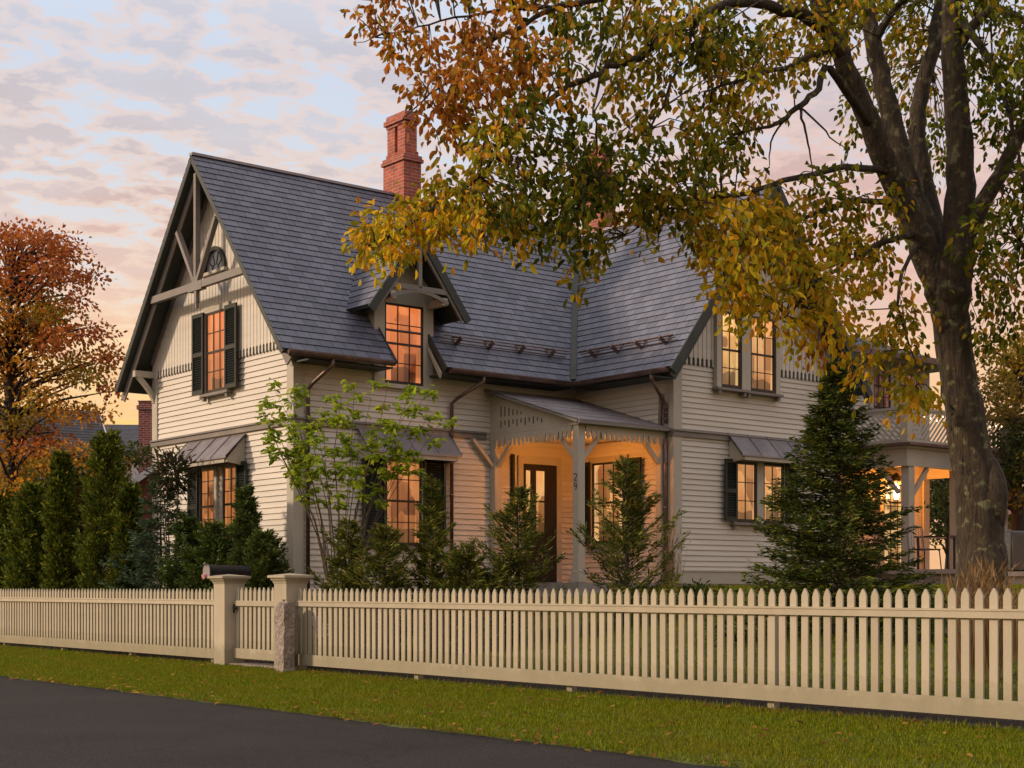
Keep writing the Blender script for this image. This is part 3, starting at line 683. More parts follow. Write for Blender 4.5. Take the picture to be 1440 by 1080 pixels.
# main wall lower
o,_=pxwin('M',540,591,643,767,cols=3,rows=2,pane='pane_amber',shut=(.52,.52),casing=.10)
# dormer window
DOR=MB(TM)
# wing gable
pxwin('W',1010,1039,440,546,base=.032,cols=2,rows=2,pane='pane_yellow',casing=.13,proud=.10)
pxwin('W',1051,1087,448,552,base=.032,cols=3,rows=2,pane='pane_peach',casing=.13,proud=.10)
pxwin('W',1034,1063,650,734,cols=2,rows=3,pane='pane_peach',casing=.10,proud=.08,shut=(.36,None),double=False)
pxwin('W',1072,1101,652,736,cols=2,rows=3,pane='pane_peach',casing=.10,proud=.08,shut=(None,.36),double=False)
# wing side (in the porch)
pxwin('S',835,880,650,764,cols=3,rows=2,pane='pane_peach',shut=(.5,.24),casing=.10)
# half round window in the gable
c=v_on(306,0); zb=z_at(381,0,c); rr=0.42
mb=MB(TG); mb.T=TG
def arc(r,d,n=14,z=0): return [(c+r*math.cos(math.pi*i/n),d,zb+r*1.05*math.sin(math.pi*i/n)) for i in range(n+1)]
pi_=arc(rr-.04,.045); po=arc(rr+.03,.045)
for i in range(14):
    mb.prism([pi_[i],po[i],po[i+1],pi_[i+1]],(0,.05,0))
o=mb.build('fanlight',M['dark'],house)
mb=MB(TG); mb.poly(arc(rr-.02,.044)); mb.build('pane',M['pane_dark'],o)
mb=MB(TG)
for k in range(1,5):
    t=math.pi*k/5; mb.beam((c+.13*math.cos(t),.05,zb+.13*math.sin(t)),(c+(rr-.03)*math.cos(t),.05,zb+(rr-.03)*1.05*math.sin(t)),.018,.012,up=(0,1,0))
pa=arc(.13,.05)
for i in range(14): mb.beam(pa[i],pa[i+1],.018,.012,up=(0,1,0))
mb.build('muntin',M['sash'],o)
mb=MB(TG); mb.box(c-rr-.08,c+rr+.08,.03,.13,zb-.07,zb-.01); mb.build('sill',M['trim'],o)
# metal hoods
def hood(T,s0,s1,zt,zb_,pr):
    mb=MB(T); mb.poly([(s0,0.02,zt),(s1,0.02,zt),(s1,pr,zb_),(s0,pr,zb_)]); mb.poly([(s0,0.02,zt-.03),(s1,0.02,zt-.03),(s1,pr-.01,zb_-.03),(s0,pr-.01,zb_-.03)])
    mb.poly([(s0,pr,zb_),(s1,pr,zb_),(s1,pr,zb_-.035),(s0,pr,zb_-.035)])
    n=max(2,round((s1-s0)/.55))
    for i in range(n+1):
        s=s0+(s1-s0)*i/n; A=Vector((s,0.03,zt+.008)); B=Vector((s,pr,zb_+.008))
        mb.prism([(s-.008,.03,zt),(s+.008,.03,zt),(s+.008,pr,zb_),(s-.008,pr,zb_)],(0,.006,.014))
    o=mb.build('window_hood',M['lead'],house)
    q=MB(T)
    for s in (s0+.05,s1-.11):
        q.prism([(s,0.02,zt-.04),(s,pr-.06,zb_-.03),(s,pr-.06,zb_-.10),(s,.02,zb_-.16)],(.06,0,0))
    q.box(s0+.11,s1-.11,pr-.09,pr-.03,zb_-.11,zb_-.035)
    q.box(s0+.11,s1-.11,.02,.05,zb_-.17,zt-.05)
    q.build('hood_cheek',M['trim'],o)
hood(TG,1.72,4.11,hz(2.95),hz(2.50),.46)
a=u_on(524,0); b_=u_on(617,0); hood(TM,1.35,3.50,z_at(609,3,0),z_at(639,3,-.4),.42)
a=u_on(1022,WV); hood(TW,a,u_on(1128,WV),z_at(608,a,WV)-.02,z_at(638,a,WV-.4),.42)

# wall dormer -------------------------------------------------------
dm=MB(TM)
dc=2.43; dz1=hz(5.42); dz0=hz(3.88)
do,_=pxwin('M',539,593,429,541,cols=3,rows=2,pane='pane_orange',casing=.0,sill=False,proud=.05)
wa,wb,wz0,wz1=_
dm=MB(TM); dm.box(wa-.24,wa,-.9,.055,EAVE-.05,wz1+.22); dm.box(wb,wb+.24,-.9,.055,EAVE-.05,wz1+.22); dm.box(wa,wb,-.9,.055,wz1,wz1+.26)
dm.box(wa-.24,wa-.0,-.02,.055,wz0-.1,EAVE-.05); dm.box(wb,wb+.24,-.02,.055,wz0-.1,EAVE-.05); dm.box(wa-.12,wb+.12,.0,.10,wz0-.09,wz0-.01)
dc=(wa+wb)/2
tipz=hz(5.23); apz=hz(6.75); hwd=1.12
# gable triangle of boards set back
dm.poly([(wa-.24,.03,wz1+.2),(wb+.24,.03,wz1+.2),(wb+.24,.03,wz1+.3),(dc,.03,apz-.25),(wa-.24,.03,wz1+.3)])
dorm=dm.build('dormer',M['trim'],house)
sd=(apz-tipz)/hwd; cd=1/math.hypot(1,sd); sd_=sd*cd; Ld=hwd/cd
def vm(z): return (z-EAVE)/SL-OV               # v where the main roof has height z
rf=MB()
for sgn in (-1,1):
    def sg(s,i): return [(-0.62, vm(tipz+s*sd_)+.06)]
    # along axis = +v
    slates(rf,(dc+sgn*hwd,0,tipz),(0,1,0),(-sgn*cd,0,sd_),Ld,sg)
rfo=rf.build('dormer_roof',M['slate'],dorm)
dk=MB()
for sgn in (-1,1): deck(dk,(dc+sgn*hwd,0,tipz),(0,1,0),(-sgn*cd,0,sd_),[[(-.615,0),(vm(tipz),0),(vm(apz),Ld),(-.615,Ld)]],t=.07)
for sgn in (-1,1):
    dk.beam((dc+sgn*hwd,-.60,tipz-.09),(dc,-.60,apz-.09),.04,.16)
dk.build('dormer_soffit',M['soffit'],dorm)
mb=MB()
for sgn in (-1,1): mb.beam((dc+sgn*(hwd-.10),-.565,tipz-.06+.0),(dc,-.565,apz-.22),.045,.12)
zt=tipz+.42; hx=(apz-.2-zt)/sd
mb.beam((dc-hx,-.55,zt),(dc+hx,-.55,zt),.07,.10); mb.beam((dc,-.55,zt),(dc,-.55,apz-.25),.07,.08,up=(1,0,0))
n=10
for i in range(n):                              # curved collar under the tie
    t0=i/n; t1=(i+1)/n
    A=(dc-hx+2*hx*t0,-.55,zt-.05-.16*(1-math.sin(math.pi*t0))*1.0); B=(dc-hx+2*hx*t1,-.55,zt-.05-.16*(1-math.sin(math.pi*t1)))
    mb.beam(A,B,.06,.07)
mb.build('dormer_truss',M['greytrim'],dorm)
for s in (wa-.15,wb+.15):
    mb=MB(); mb.box(s-.06,s+.06,-.56,-.05,wz1-.02+.0,wz1+.12); mb.build('outlooker',M['trim'],dorm)
# cut edges of the main roof beside the dormer
for s,m_ in ((D0+.012,1),(D1-.012,-1)):
    mb=MB(); mb.beam((s,-OV-.02,EAVE-.04),(s,0,EAVE+OV*SL-.04),.03,.11); mb.build('rake_trim',M['soffit'],dorm)
mb=MB(); mb.prism([(D1-.03,-.52,EAVE-.10),(D1-.03,-.48,EAVE-.20),(D1-.03,-.42,EAVE-.13),(D1-.03,-.1,EAVE+.36),(D1-.03,-.1,EAVE+.44)],(-.03,0,0)); mb.build('scroll_bracket',M['trim'],dorm)

# chimneys
def chimney(u0,u1,v0,v1,zb_,zsh,ztop,mat,pots=True):
    mb=MB(); mb.box(u0,u1,v0,v1,zb_,zsh-.14)
    mb.box(u0-.04,u1+.04,v0-.04,v1+.04,zsh-.14,zsh-.07); mb.box(u0-.015,u1+.015,v0-.015,v1+.015,zsh-.07,zsh)
    n=2; w=(v1-v0)/n
    for k in range(n):
        mb.box(u0+.07,u1-.07,v0+k*w+.06,v0+(k+1)*w-.05,zsh,ztop-.2)
    mb.box(u0+.05,u1-.05,v0+.03,v1-.03,zsh,zsh+.10)
    mb.box(u0+.05,u1-.05,v0+.03,v1-.03,ztop-.26,ztop-.2); mb.box(u0+.01,u1-.01,v0-.01,v1+.01,ztop-.2,ztop-.10); mb.box(u0+.05,u1-.05,v0+.03,v1-.03,ztop-.10,ztop)
    return mb.build('chimney',mat,house)
chimney(4.17,4.62,2.5,3.27,RIDGE-1.2,z_at(221,4.3,2.8),z_at(160,4.3,2.8),M['brick'])
chimney(10.3,10.75,3.0,3.7,RIDGE-1.2,z_at(245,10.5,3.3),z_at(207,10.5,3.3),M['brick'])

# entry porch ---------------------------------------------------------
PU=4.585; PV=-2.60; PBT=hz(3.07)
por=MB(); por.box(PU-.1,WU0,PV-.1,0,hz(-.5),hz(.12)); porch=por.build('porch',M['found'],house)
def post(u,v,z0,z1,w=.165,name='post'):
    mb=MB(); mb.box(u-w/2,u+w/2,v-w/2,v+w/2,z0,z1); mb.box(u-w/2-.02,u+w/2+.02,v-w/2-.02,v+w/2+.02,z0,z0+.22)
    return mb.build(name,M['trim'],porch,bevel=.008)
post(PU,PV,hz(.12),PBT-.02); post(PU,-.10,hz(.12),PBT-.02); post(WU0-.08,PV,hz(.12),PBT-.02,.14)
# beams
mb=MB(); mb.box(PU-.07,PU+.07,PV,0,PBT-.12,PBT+.0); mb.box(PU,WU0,PV-.07,PV+.07,PBT-.12,PBT); mb.box(PU-.10,PU-.07,PV-.12,0,PBT-.01,PBT+.03); mb.box(PU-.1,WU0,PV-.13,PV-.07,PBT-.01,PBT+.03)
mb.build('beam',M['trim'],porch)
# scalloped boards
def scallop(T,s0,s1,zt,d):
    mb=MB(T); n=round((s1-s0)/.125); w=(s1-s0)/n
    mb.box(s0,s1,d,d+.025,zt-.10,zt-.002)
    for i in range(n):
        a=s0+i*w; c_=a+w/2
        mb.prism([(a+.012,d,zt-.10),(a+.026,d,zt-.19),(c_-.02,d,zt-.25),(c_+.02,d,zt-.25),(a+w-.026,d,zt-.19),(a+w-.012,d,zt-.10)],(0,.025,0))
    return mb.build('scalloped_board',M['trim'],porch)
scallop(lambda s,d,z:(PU-.072-d,s,z),PV+.1,-.02,PBT-.01,0)
scallop(lambda s,d,z:(s,PV-.072-d,z),PU+.1,WU0-.02,PBT-.01,0)
# gable cheek with slots
rtop=z_at(550,4.4,0); 
ck=MB(); ck.prism([(PU-.06,PV-.05,PBT+.03),(PU-.06,0,PBT+.03),(PU-.06,0,rtop-.06)],(.03,0,0)); cko=ck.build('porch_gable',M['trim'],porch)
sl=MB()
for i in range(13):
    v=-.35-i*.125; top=PBT+.03+(rtop-.09-PBT)*(1+v/2.65)
    for (a,b_) in ((PBT+.12+(.05 if i%2 else 0),PBT+.26),(PBT+.34,PBT+.55)):
        b2=min(b_,top-.14)
        if b2-a>.04: sl.box(PU-.0645,PU-.055,v-.014,v+.014,a,b2)
sl.build('slot',M['soffit'],cko)
# shed roof
rs=(rtop-(PBT+.05))/(2.75); cr=1/math.hypot(1,rs); sr=rs*cr; Lr=2.80/cr
rb=MB(); a0=PU-.22; slates(rb,(0,-2.80,PBT+.07),(1,0,0),(0,cr,sr),Lr,lambda s,i:[(a0,WU0)],ex=.45,lift=.012)
rbo=rb.build('porch_roof',M['lead'],porch)
dk=MB(); deck(dk,(0,-2.80,PBT+.065),(1,0,0),(0,cr,sr),[[(a0+.003,0),(WU0,0),(WU0,Lr),(a0+.003,Lr)]],t=.05); dk.box(a0+.02,WU0,-2.84,-2.80,PBT-.0,PBT+.06); dk.build('porch_soffit',M['greytrim'],porch)
mb=MB(); mb.box(PU+.07,WU0,PV+.07,0,PBT-.06,PBT-.02); mb.build('porch_ceiling',M['siding'],porch)
# brackets
def brace(c,dirv,z,mat='trim'):
    c=Vector(c); d=Vector(dirv); mb=MB(); A=c+Vector((0,0,-.62)); B=c+d*.50+Vector((0,0,-.12))
    mid=(A+B)/2+(-d*.02+Vector((0,0,.02)))
    mb.beam(A,B,.07,.085,up=(d.y,-d.x,0)); mb.build('bracket',M[mat],porch)
brace((PU,PV+.08,PBT),(0,1,0),0); brace((PU+.08,PV,PBT),(1,0,0),0); brace((PU,-.18,PBT),(0,-1,0),0); brace((PU-.08,-.10,PBT),(-1,0,0),0); brace((WU0-.14,PV,PBT),(-1,0,0),0)
# house number 29 painted in metal on the post
def digit(ch,cx,cz,T,w=.055,h=.10):
    mb=MB(T)
    if ch=='2': pts=[(-.5,.32),(-.42,.46),(-.15,.5),(.2,.48),(.45,.35),(.45,.15),(.2,-.1),(-.2,-.32),(-.5,-.5),(.5,-.5)]
    else: pts=[(.42,.2),(.35,.42),(.1,.5),(-.2,.48),(-.45,.32),(-.45,.1),(-.25,-.02),(.1,-.02),(.38,.08),(.45,.22),(.42,-.15),(.2,-.4),(-.1,-.5)]
    for a,b_ in zip(pts,pts[1:]):
        mb.beam((cx+a[0]*w,0.003,cz+a[1]*h),(cx+b_[0]*w,0.003,cz+b_[1]*h),.013,.008,up=(0,1,0))
    return mb.build('house_number',M['metalblack'],porch)
TP=lambda s,d,z:(PU-.0825-d,PV-s,z)              # on the street-left face of the post
zc=z_at(671,PU,PV)
digit('2',0,zc,TP,.075,.13); digit('9',0,z_at(684,PU,PV),TP,.075,.13)
# door
mb=MB(TM); a=u_on(734,0); b_=u_on(781,0); zt=z_at(652,a,0); zb_=hz(.12)
mb.box(a-.13,a,0.0,.05,zb_,zt+.16); mb.box(b_,b_+.13,0,.05,zb_,zt+.16); mb.box(a,b_,0,.05,zt,zt+.16)
dr=mb.build('door',M['trim'],house)
mb=MB(TM); w=b_-a
g1=(a+.07,a+.20); g2=(a+.34,a+.58); zg0=z_at(750,a,0); zg1=z_at(661,a,0)
xs=[a,g1[0],g1[1],g2[0],g2[1],b_]
mb.box(a,g1[0],.016,.045,zb_,zt); mb.box(g1[1],g2[0],.016,.045,zb_,zt); mb.box(g2[1],b_,.016,.045,zb_,zt)
for g_ in (g1,g2):
    mb.box(g_[0],g_[1],.016,.043,zg1,zt); mb.box(g_[0],g_[1],.016,.043,zb_,zg0); mb.box(g_[0],g_[1],.02,.04,(zg0+zg1)/2-.0,(zg0+zg1)/2+.035)
mb.build('door_leaf',M['sash'],dr)
mb=MB(TM)
for g_ in (g1,g2): mb.poly([(g_[0],.02,zg0),(g_[1],.02,zg0),(g_[1],.02,zg1),(g_[0],.02,zg1)],[(.3,0),(.7,0),(.7,1),(.3,1)])
mb.build('pane',M['pane_peach'],dr)
mb=MB(TM); mb.beam((b_-.07,.06,zg0-.05),(b_-.07,.06,zg0+.1),.02,.02,up=(0,1,0)); mb.build('handle',M['metalblack'],dr)
mb=MB(TM); s=u_on(719,0); mb.box(s-.025,s+.025,.0,.09,z_at(712,s,0),z_at(639,s,0)); mb.build('wall_light_strip' if False else 'shutter',M['dark'],dr)

# rear ell with balcony ------------------------------------------------
EV=-.47; EU0=11.62; EU1=18.45; EZ=z_at(492,15,EV-.4)
TE=lambda s,d,z:(s,EV-d,z)
mb=MB(); mb.box(EU0,EU1,EV+.02,GW,0.6,EZ-.05); mb.build('wall',M['siding'],house)
siding(EU0,EU1,hz(3.3),EZ-.05,TE)
mb=MB(TE); mb.box(EU1-.22,EU1+.03,.0,.04,hz(.3),EZ-.1); mb.box(EU0,EU1,.016,.05,EZ-.32,EZ-.05); mb.build('corner_board',M['trim'],house)
mb=MB()                                          # low hipped roof
r0=[(EU0-.3,EV-.55,EZ),(EU1+.5,EV-.55,EZ),(EU1+.5,GW+.5,EZ),(EU0-.3,GW+.5,EZ)]
slope=.42
rp=MB(); Ls=3.3
def sg_e(s,i):
    return [(EU0-.3,EU1+.5-s*.92)]
cs2=1/math.hypot(1,slope); sn2=slope*cs2
slates(rp,(0,EV-.55,EZ),(1,0,0),(0,cs2,sn2),3.4,lambda s,i:[(EU0-.3,EU1+.5-s*cs2)])
slates(rp,(EU1+.5,0,EZ),(0,1,0),(-cs2,0,sn2),3.4,lambda s,i:[(EV-.55+s*cs2,GW+.5-s*cs2)])
er=rp.build('rear_roof',M['slate'],house)
mb=MB(); mb.box(EU0-.3,EU1+.48,EV-.53,GW,EZ-.10,EZ-.02); mb.build('soffit',M['trim'],er)
mb=MB(); mb.beam((EU0-.3,EV-.60,EZ-.04),(EU1+.55,EV-.60,EZ-.04),.12,.13); mb.beam((EU1+.55,EV-.60,EZ-.04),(EU1+.55,GW,EZ-.04),.12,.13); mb.build('gutter',M['copper'],er)
for (x0,x1) in ((1226,1250),(1262,1290)):
    a=u_on(x0,EV);b_=u_on(x1,EV); c_=(a+b_)/2
    window(TE,a,b_,z_at(575,c_,EV),z_at(512,c_,EV),3,2,'pane_dusk',casing=.14)
# porch below
BU0=14.46; BV=-2.73; BU1=18.46; BZ=z_at(623,BU0,BV)
bz=MB(); bz.box(BU0-.25,BU1+.3,BV-.28,EV,BZ-.06,BZ); balc=bz.build('balcony',M['copper'],house)
mb=MB(); mb.box(BU0-.12,BU1+.15,BV-.13,EV,BZ-.12,BZ-.062); zb2=z_at(655,BU0,BV)
mb.box(BU0-.06,BU1+.06,BV-.06,BV+.10,zb2,BZ-.12); mb.box(BU0-.06,BU0+.10,BV+.10,EV,zb2,BZ-.12); mb.box(BU1-.1,BU1+.06,BV+.10,EV,zb2,BZ-.12)
mb.box(BU0+.1,BU1-.1,BV+.1,EV,BZ-.16,BZ-.121)
mb.build('balcony_beam',M['trim'],balc)
PF=hz(.42)
for (u,v) in ((BU0+.16,BV+.08),(BU1-.08,BV+.08),(BU0+.16,EV-.1),(16.5,BV+.08)):
    mb=MB(); mb.box(u-.11,u+.11,v-.11,v+.11,PF,zb2); mb.build('post',M['trim'],balc,bevel=.008)
for (A,B) in (((BU0+.28,BV+.05,zb2-.65),(BU0+.85,BV+.05,zb2-.02)),((BU1-.2,BV+.05,zb2-.65),(BU1-.8,BV+.05,zb2-.02)),((BU0+.05,BV+.25,zb2-.6),(BU0+.05,BV+.75,zb2-.02))):
    mb=MB(); mb.beam(A,B,.08,.1,up=(0,0,1)); mb.build('bracket',M['trim'],balc)
# lattice railing
RT=z_at(571,BU0,BV)
def railing(T,s0,s1):
    mb=MB(T); z0=BZ+.10; z1=RT-.06
    mb.box(s0,s1,-.035,.035,RT-.06,RT); mb.box(s0,s1,-.025,.025,z0-.07,z0)
    mb.box(s0,s1,-.02,.02,z1-.05,z1-.002)
    hgt=z1-.05-z0; st=.15
    s=s0-hgt
    while s<s1:
        for sg_,dd in ((1,.012),(-1,-.012)):
            x0,x1=(s,s+hgt) if sg_==1 else (s+hgt,s)
            za,zb__=z0,z1-.05
            # clip
            A=[x0,za];B=[x1,zb__]
            def cl(A,B,X,keep):
                t=(X-A[0])/(B[0]-A[0]); return [X,A[1]+(B[1]-A[1])*t]
            lo,hi=s0,s1
            if min(x0,x1)<lo:
                if max(x0,x1)<=lo: continue
                P_=cl(A,B,lo,0)
                if A[0]<lo: A=P_
                else: B=P_
            if max(x0,x1)>hi:
                if min(A[0],B[0])>=hi: continue
                P_=cl(A,B,hi,0)
                if A[0]>hi: A=P_
                else: B=P_
            if sg_==-1 and (s0!=BV): continue
            if abs(A[0]-B[0])<.02: continue
            mb.beam((A[0],dd,A[1]),(B[0],dd,B[1]),.05 if sg_==1 else .03,.018,up=(0,1,0))
        s+=st
    mb.build('lattice_railing',M['trim'],balc)
railing(lambda s,d,z:(s,BV-d,z),BU0+.12,16.42)
railing(lambda s,d,z:(s,BV-d,z),16.58,BU1-.1)
railing(lambda s,d,z:(BU0-d,s,z),BV+.12,EV)
for u in (BU0,16.5,BU1):
    mb=MB(); mb.box(u-.10,u+.10,BV-.10,BV+.10,BZ,RT+.02); mb.box(u-.13,u+.13,BV-.13,BV+.13,RT+.02,RT+.07); mb.build('newel_post',M['trim'],balc)
# glazed doors at the back of the covered porch
for x0,x1,pn in ((1240,1272,'pane_yellow'),):
    a=u_on(x0,EV);b_=u_on(x1,EV)
    window(TE,a,b_,PF+.05,PF+2.2,3,4,pn,casing=.14,sill=False,double=False)
mb=MB(); mb.box(13.2,19.6,-5.2,EV,hz(-.3),hz(.32)); mb.box(13.1,19.7,-5.3,EV,hz(.32),PF); mb.build('terrace',M['patio'],house)

# string of small bulbs on the balcony rail
mb=MB()
pts=[]
for k in range(16):
    u=BU0+.1+k*.24; pts.append((u,BV-.07,RT-.12-.16*abs(math.sin(k*1.3))))
mb.tube(pts,.004,4); so=mb.build('light_string',M['dark'],None)
so.parent=None; so.matrix_world=house.matrix_basis.copy(); so.location=(CX,CY,0); so.rotation_euler=(0,0,ANG)
tag(so,'string of tiny warm bulbs strung along the balcony railing','string lights')
mb=MB()
for p in pts: mb.lathe([(.004,-.02),(.015,-.01),(.015,.005),(.004,.018)],p,6)
mb.build('bulb',M['bulb'],so)

# lanterns
def lantern(p,label,name,hang,energy,off=(0,0,0),rad=.05,sz=1.0,mat='lamp'):
    o=empty(name,p,ANG,label,'lantern')
    mb=MB(); 
    for a in range(4):
        x=.055*sz*(1 if a in (0,1) else -1); y=.055*sz*(1 if a in (0,3) else -1); mb.box(x-.006,x+.006,y-.006,y+.006,-.13*sz,.10*sz)
    mb.box(-.07*sz,.07*sz,-.07*sz,.07*sz,-.15*sz,-.13*sz); mb.lathe([(.10*sz,.10*sz),(.075*sz,.14*sz),(.02,.20*sz)],(0,0,0),12)
    if hang: mb.tube([(0,0,.19*sz),(0,0,.19*sz+hang)],.008,6)
    mb.build('cage',M['metalblack'],o)
    mb=MB(); mb.lathe([(.022*sz,-.10*sz),(.034*sz,-.03*sz),(.03*sz,.04*sz),(.01,.08*sz)],(0,0,0),10); mb.build('bulb',M[mat],o)
    l=bpy.data.lights.new(name+'_light','POINT'); l.energy=energy; l.color=(1.0,.31,.035); l.shadow_soft_size=rad
    lo=bpy.data.objects.new(name+'_light',l); col.objects.link(lo); lo.location=Vector(off); lo.parent=o
    return o
p=loc2w(5.45,-1.65,PBT-.06-.50); lantern(p,'small black pendant lantern glowing under the entry porch ceiling','pendant_lantern',.30,125,(0,0,.0),.09)
up=u_on(1254,EV); p=loc2w(up,EV-.14,z_at(690,up,EV)); lo_=lantern(p,'bright wall lantern beside the glazed door under the balcony','wall_lantern',0,150,(0,-.22,0),.06,2.2)
mb=MB(); mb.box(-.03,.03,.0,.13,.02,.06); mb.build('bracket',M['metalblack'],lo_)

# ------------------------------------------------------------------ fence, gate, posts
def fence_empty(name,v0,label):
    w=loc2w(UF,v0,0); o=bpy.data.objects.new(name,None); col.objects.link(o); o.location=w; o.rotation_euler=(0,0,ANG+math.pi/2-math.pi)  # local +x runs toward the viewer's right (-v)
    tag(o,label,'fence'); return o
# in the fence frame: x along -v, outward (street side, -u) is +? : rotate(ANG-90deg): x=(sin,-cos)= -v ; y = u
pk=MB(); w=.087
prof=[(-w/2,.09),(w/2,.09),(w/2,1.175),(w/2-.010,1.205),(w/2-.024,1.23),(.006,1.252),(-.006,1.252),(-w/2+.024,1.23),(-w/2+.010,1.205),(-w/2,1.175)]
pk.prism([(x,0,z) for x,z in prof],(0,.022,0))
def picket_run(parent,Lr,start=.07,sp=.1442):
    x=start; first=None; k=0
    while x<Lr-.03:
        if first is None:
            first=pk.build('picket',M['fence'],parent,bevel=.003); o=first
        else: o=cp(picket0[0],parent)
        if not picket0: picket0.append(first)
        o.location=(x+random.uniform(-.003,.003),0,random.uniform(-.006,.006)); o.rotation_euler=(0,random.uniform(-.005,.005),0); x+=sp; k+=1
picket0=[]
def fence_run(name,v_start,Lr,label):
    o=fence_empty(name,v_start,label)
    mb=MB(); mb.box(0,Lr,-.032,-.001,.985,1.07); mb.box(0,Lr,-.040,-.032,1.05,1.07); mb.build('rail',M['fence'],o)
    mb=MB(); mb.box(0,Lr,-.034,-.001,.095,.256); mb.build('base_board',M['fence'],o)
    first=None
    x=start=.07
    while x<Lr-.02:
        if not picket0:
            q=pk.build('picket',M['fence'],o,bevel=.003); picket0.append(q)
        else: q=cp(picket0[0],o)
        q.location=(x+random.uniform(-.003,.003),0,random.uniform(-.006,.006)); q.rotation_euler=(0,random.uniform(-.005,.005),0); x+=.1442
    x=3.09
    p0=None
    while x<Lr:
        if p0 is None:
            m_=MB(); m_.box(-.045,.045,.024,.11,-.15,1.02); p0=m_.build('post',M['fence'],o); q=p0
        else: q=cp(p0,o)
        q.location=(x,0,0); x+=3.16
    return o
fence_run('picket_fence',-3.745,14.25,'long run of cream picket fence right of the gate, nearest the camera')
fence_run('picket_fence',11.6,13.0,'cream picket fence receding left of the gate in front of hedge')
# gate
ga=empty('gate',loc2w(UF,-1.795,0),ANG-math.pi/2,'narrow cream picket gate between the two square posts','gate')
GL=1.56
mb=MB(); mb.box(.01,GL-.01,-.032,-.001,.975,1.06); mb.build('rail',M['fence'],ga)
mb=MB(); mb.box(.01,GL-.01,-.034,-.001,.13,.29); mb.build('base_board',M['fence'],ga)
x=.075
while x<GL-.03:
    q=cp(picket0[0],ga); q.location=(x,0,.02); x+=.1415
mb=MB(); mb.box(.02,.14,-.055,-.034,.93,.96); mb.lathe([(.02,0),(.035,.015),(.035,.03),(.015,.045)],(.10,-.06,.91),8); mb.box(.05,.07,-.06,-.034,.86,1.0); mb.build('latch',M['metalblack'],ga)
mb=MB(); mb.box(-.05,1.7,-.12,.35,-.1,.045); o=mb.build('threshold',M['stone'],None,bevel=.01); o.location=loc2w(UF,-1.795,0); o.rotation_euler=(0,0,ANG-math.pi/2); tag(o,'worn stone slab on the ground beneath the gate','step')
def gatepost(v,label):
    o=empty('gate_post',loc2w(UF,v,0),ANG-math.pi/2,label,'gate post','square gate posts with flat caps')
    mb=MB(); mb.box(-.185,.185,-.185,.185,-.14,1.37); mb.build('shaft',M['fence'],o,bevel=.008)
    mb=MB(); n=[(.19,1.33),(.20,1.36),(.225,1.39),(.235,1.42)]
    for (a,b_),(c_,d) in zip(n,n[1:]):
        A=[mb.av(p) for p in ((-a,-a,b_),(a,-a,b_),(a,a,b_),(-a,a,b_))]; B=[mb.av(p) for p in ((-c_,-c_,d),(c_,-c_,d),(c_,c_,d),(-c_,c_,d))]
        for k in range(4): mb.f.append([A[k],A[(k+1)%4],B[(k+1)%4],B[k]])
    mb.box(-.26,.26,-.26,.26,1.42,1.455); A=[mb.av(p) for p in ((-.26,-.26,1.456),(.26,-.26,1.456),(.26,.26,1.456),(-.26,.26,1.456))]; t=mb.av((0,0,1.49))
    for k in range(4): mb.f.append([A[k],A[(k+1)%4],t])
    mb.build('cap',M['fence'],o); return o
gatepost(-1.605,'square cream gate post left of the gate, beside the mailbox')
gatepost(-3.556,'square cream gate post right of the gate, behind the granite post')
# granite post
mb=MB(); n=9; nx=[(-1,-1),(0,-1.05),(1,-1),(1.04,0),(1,1),(0,1.03),(-1,1),(-1.03,0)]
rings=[]
for i in range(n+1):
    z=-.1+i*(1.04+.1)/n; ring=[]
    for (a,b_) in nx:
        j=random.uniform(-.012,.012)
        if i==n: z2=z-(.06 if a<0 else 0)+random.uniform(-.02,.02)
        else: z2=z
        ring.append(mb.av((a*.135+j,b_*.095+random.uniform(-.010,.010),z2)))
    rings.append(ring)
for i in range(n):
    for k in range(8): mb.f.append([rings[i][k],rings[i][(k+1)%8],rings[i+1][(k+1)%8],rings[i+1][k]])
mb.f.append(rings[-1])
mb.lathe([(.012,0),(.012,.05),(.03,.055),(.03,.07)],(-.03,0,1.02),8)
o=mb.build('granite_post',M['stone']); o.location=loc2w(UF-.295,-3.885,0); o.rotation_euler=(0,0,ANG-math.pi/2)
tag(o,'rough-hewn granite hitching post standing against the right gate post','stone post')
# mailbox behind left gate post
mx_=empty('mailbox',loc2w(UF+.42,v_on(293,UF+.05),0),ANG,'black rounded mailbox with open front behind the left gate post','mailbox')
mb=MB(); n=10; pr=[(-.11,0),(-.11,.12)]+[(-.11*math.cos(math.pi*i/n),.12+.10*math.sin(math.pi*i/n)) for i in range(1,n)]+[(.11,.12),(.11,0)]
zb0=1.43
mb.prism([(-.38,y,zb0+z) for y,z in pr],(.76,0,0)); mb.build('body',M['metalblack'],mx_,bevel=.006)
mb=MB(); mb.prism([(-.41,y*1.08,zb0+z*1.05) for y,z in pr],(.012,0,0)); mb.beam((-.41,0,zb0+.22),(-.45,0,zb0+.25),.03,.03); mb.build('door',M['lead'],mx_)
mb=MB(); mb.tube([(-.46,.02,zb0+.02),(-.30,.02,zb0+.08)],.045,10); mb.box(-.30,.1,-.118,-.112,zb0+.01,zb0+.05); mb.build('newspaper',M['pink'],mx_)
mb=MB(); mb.box(-.05,.05,-.05,.05,0.0,zb0-.002); mb.build('post',M['fence'],mx_)

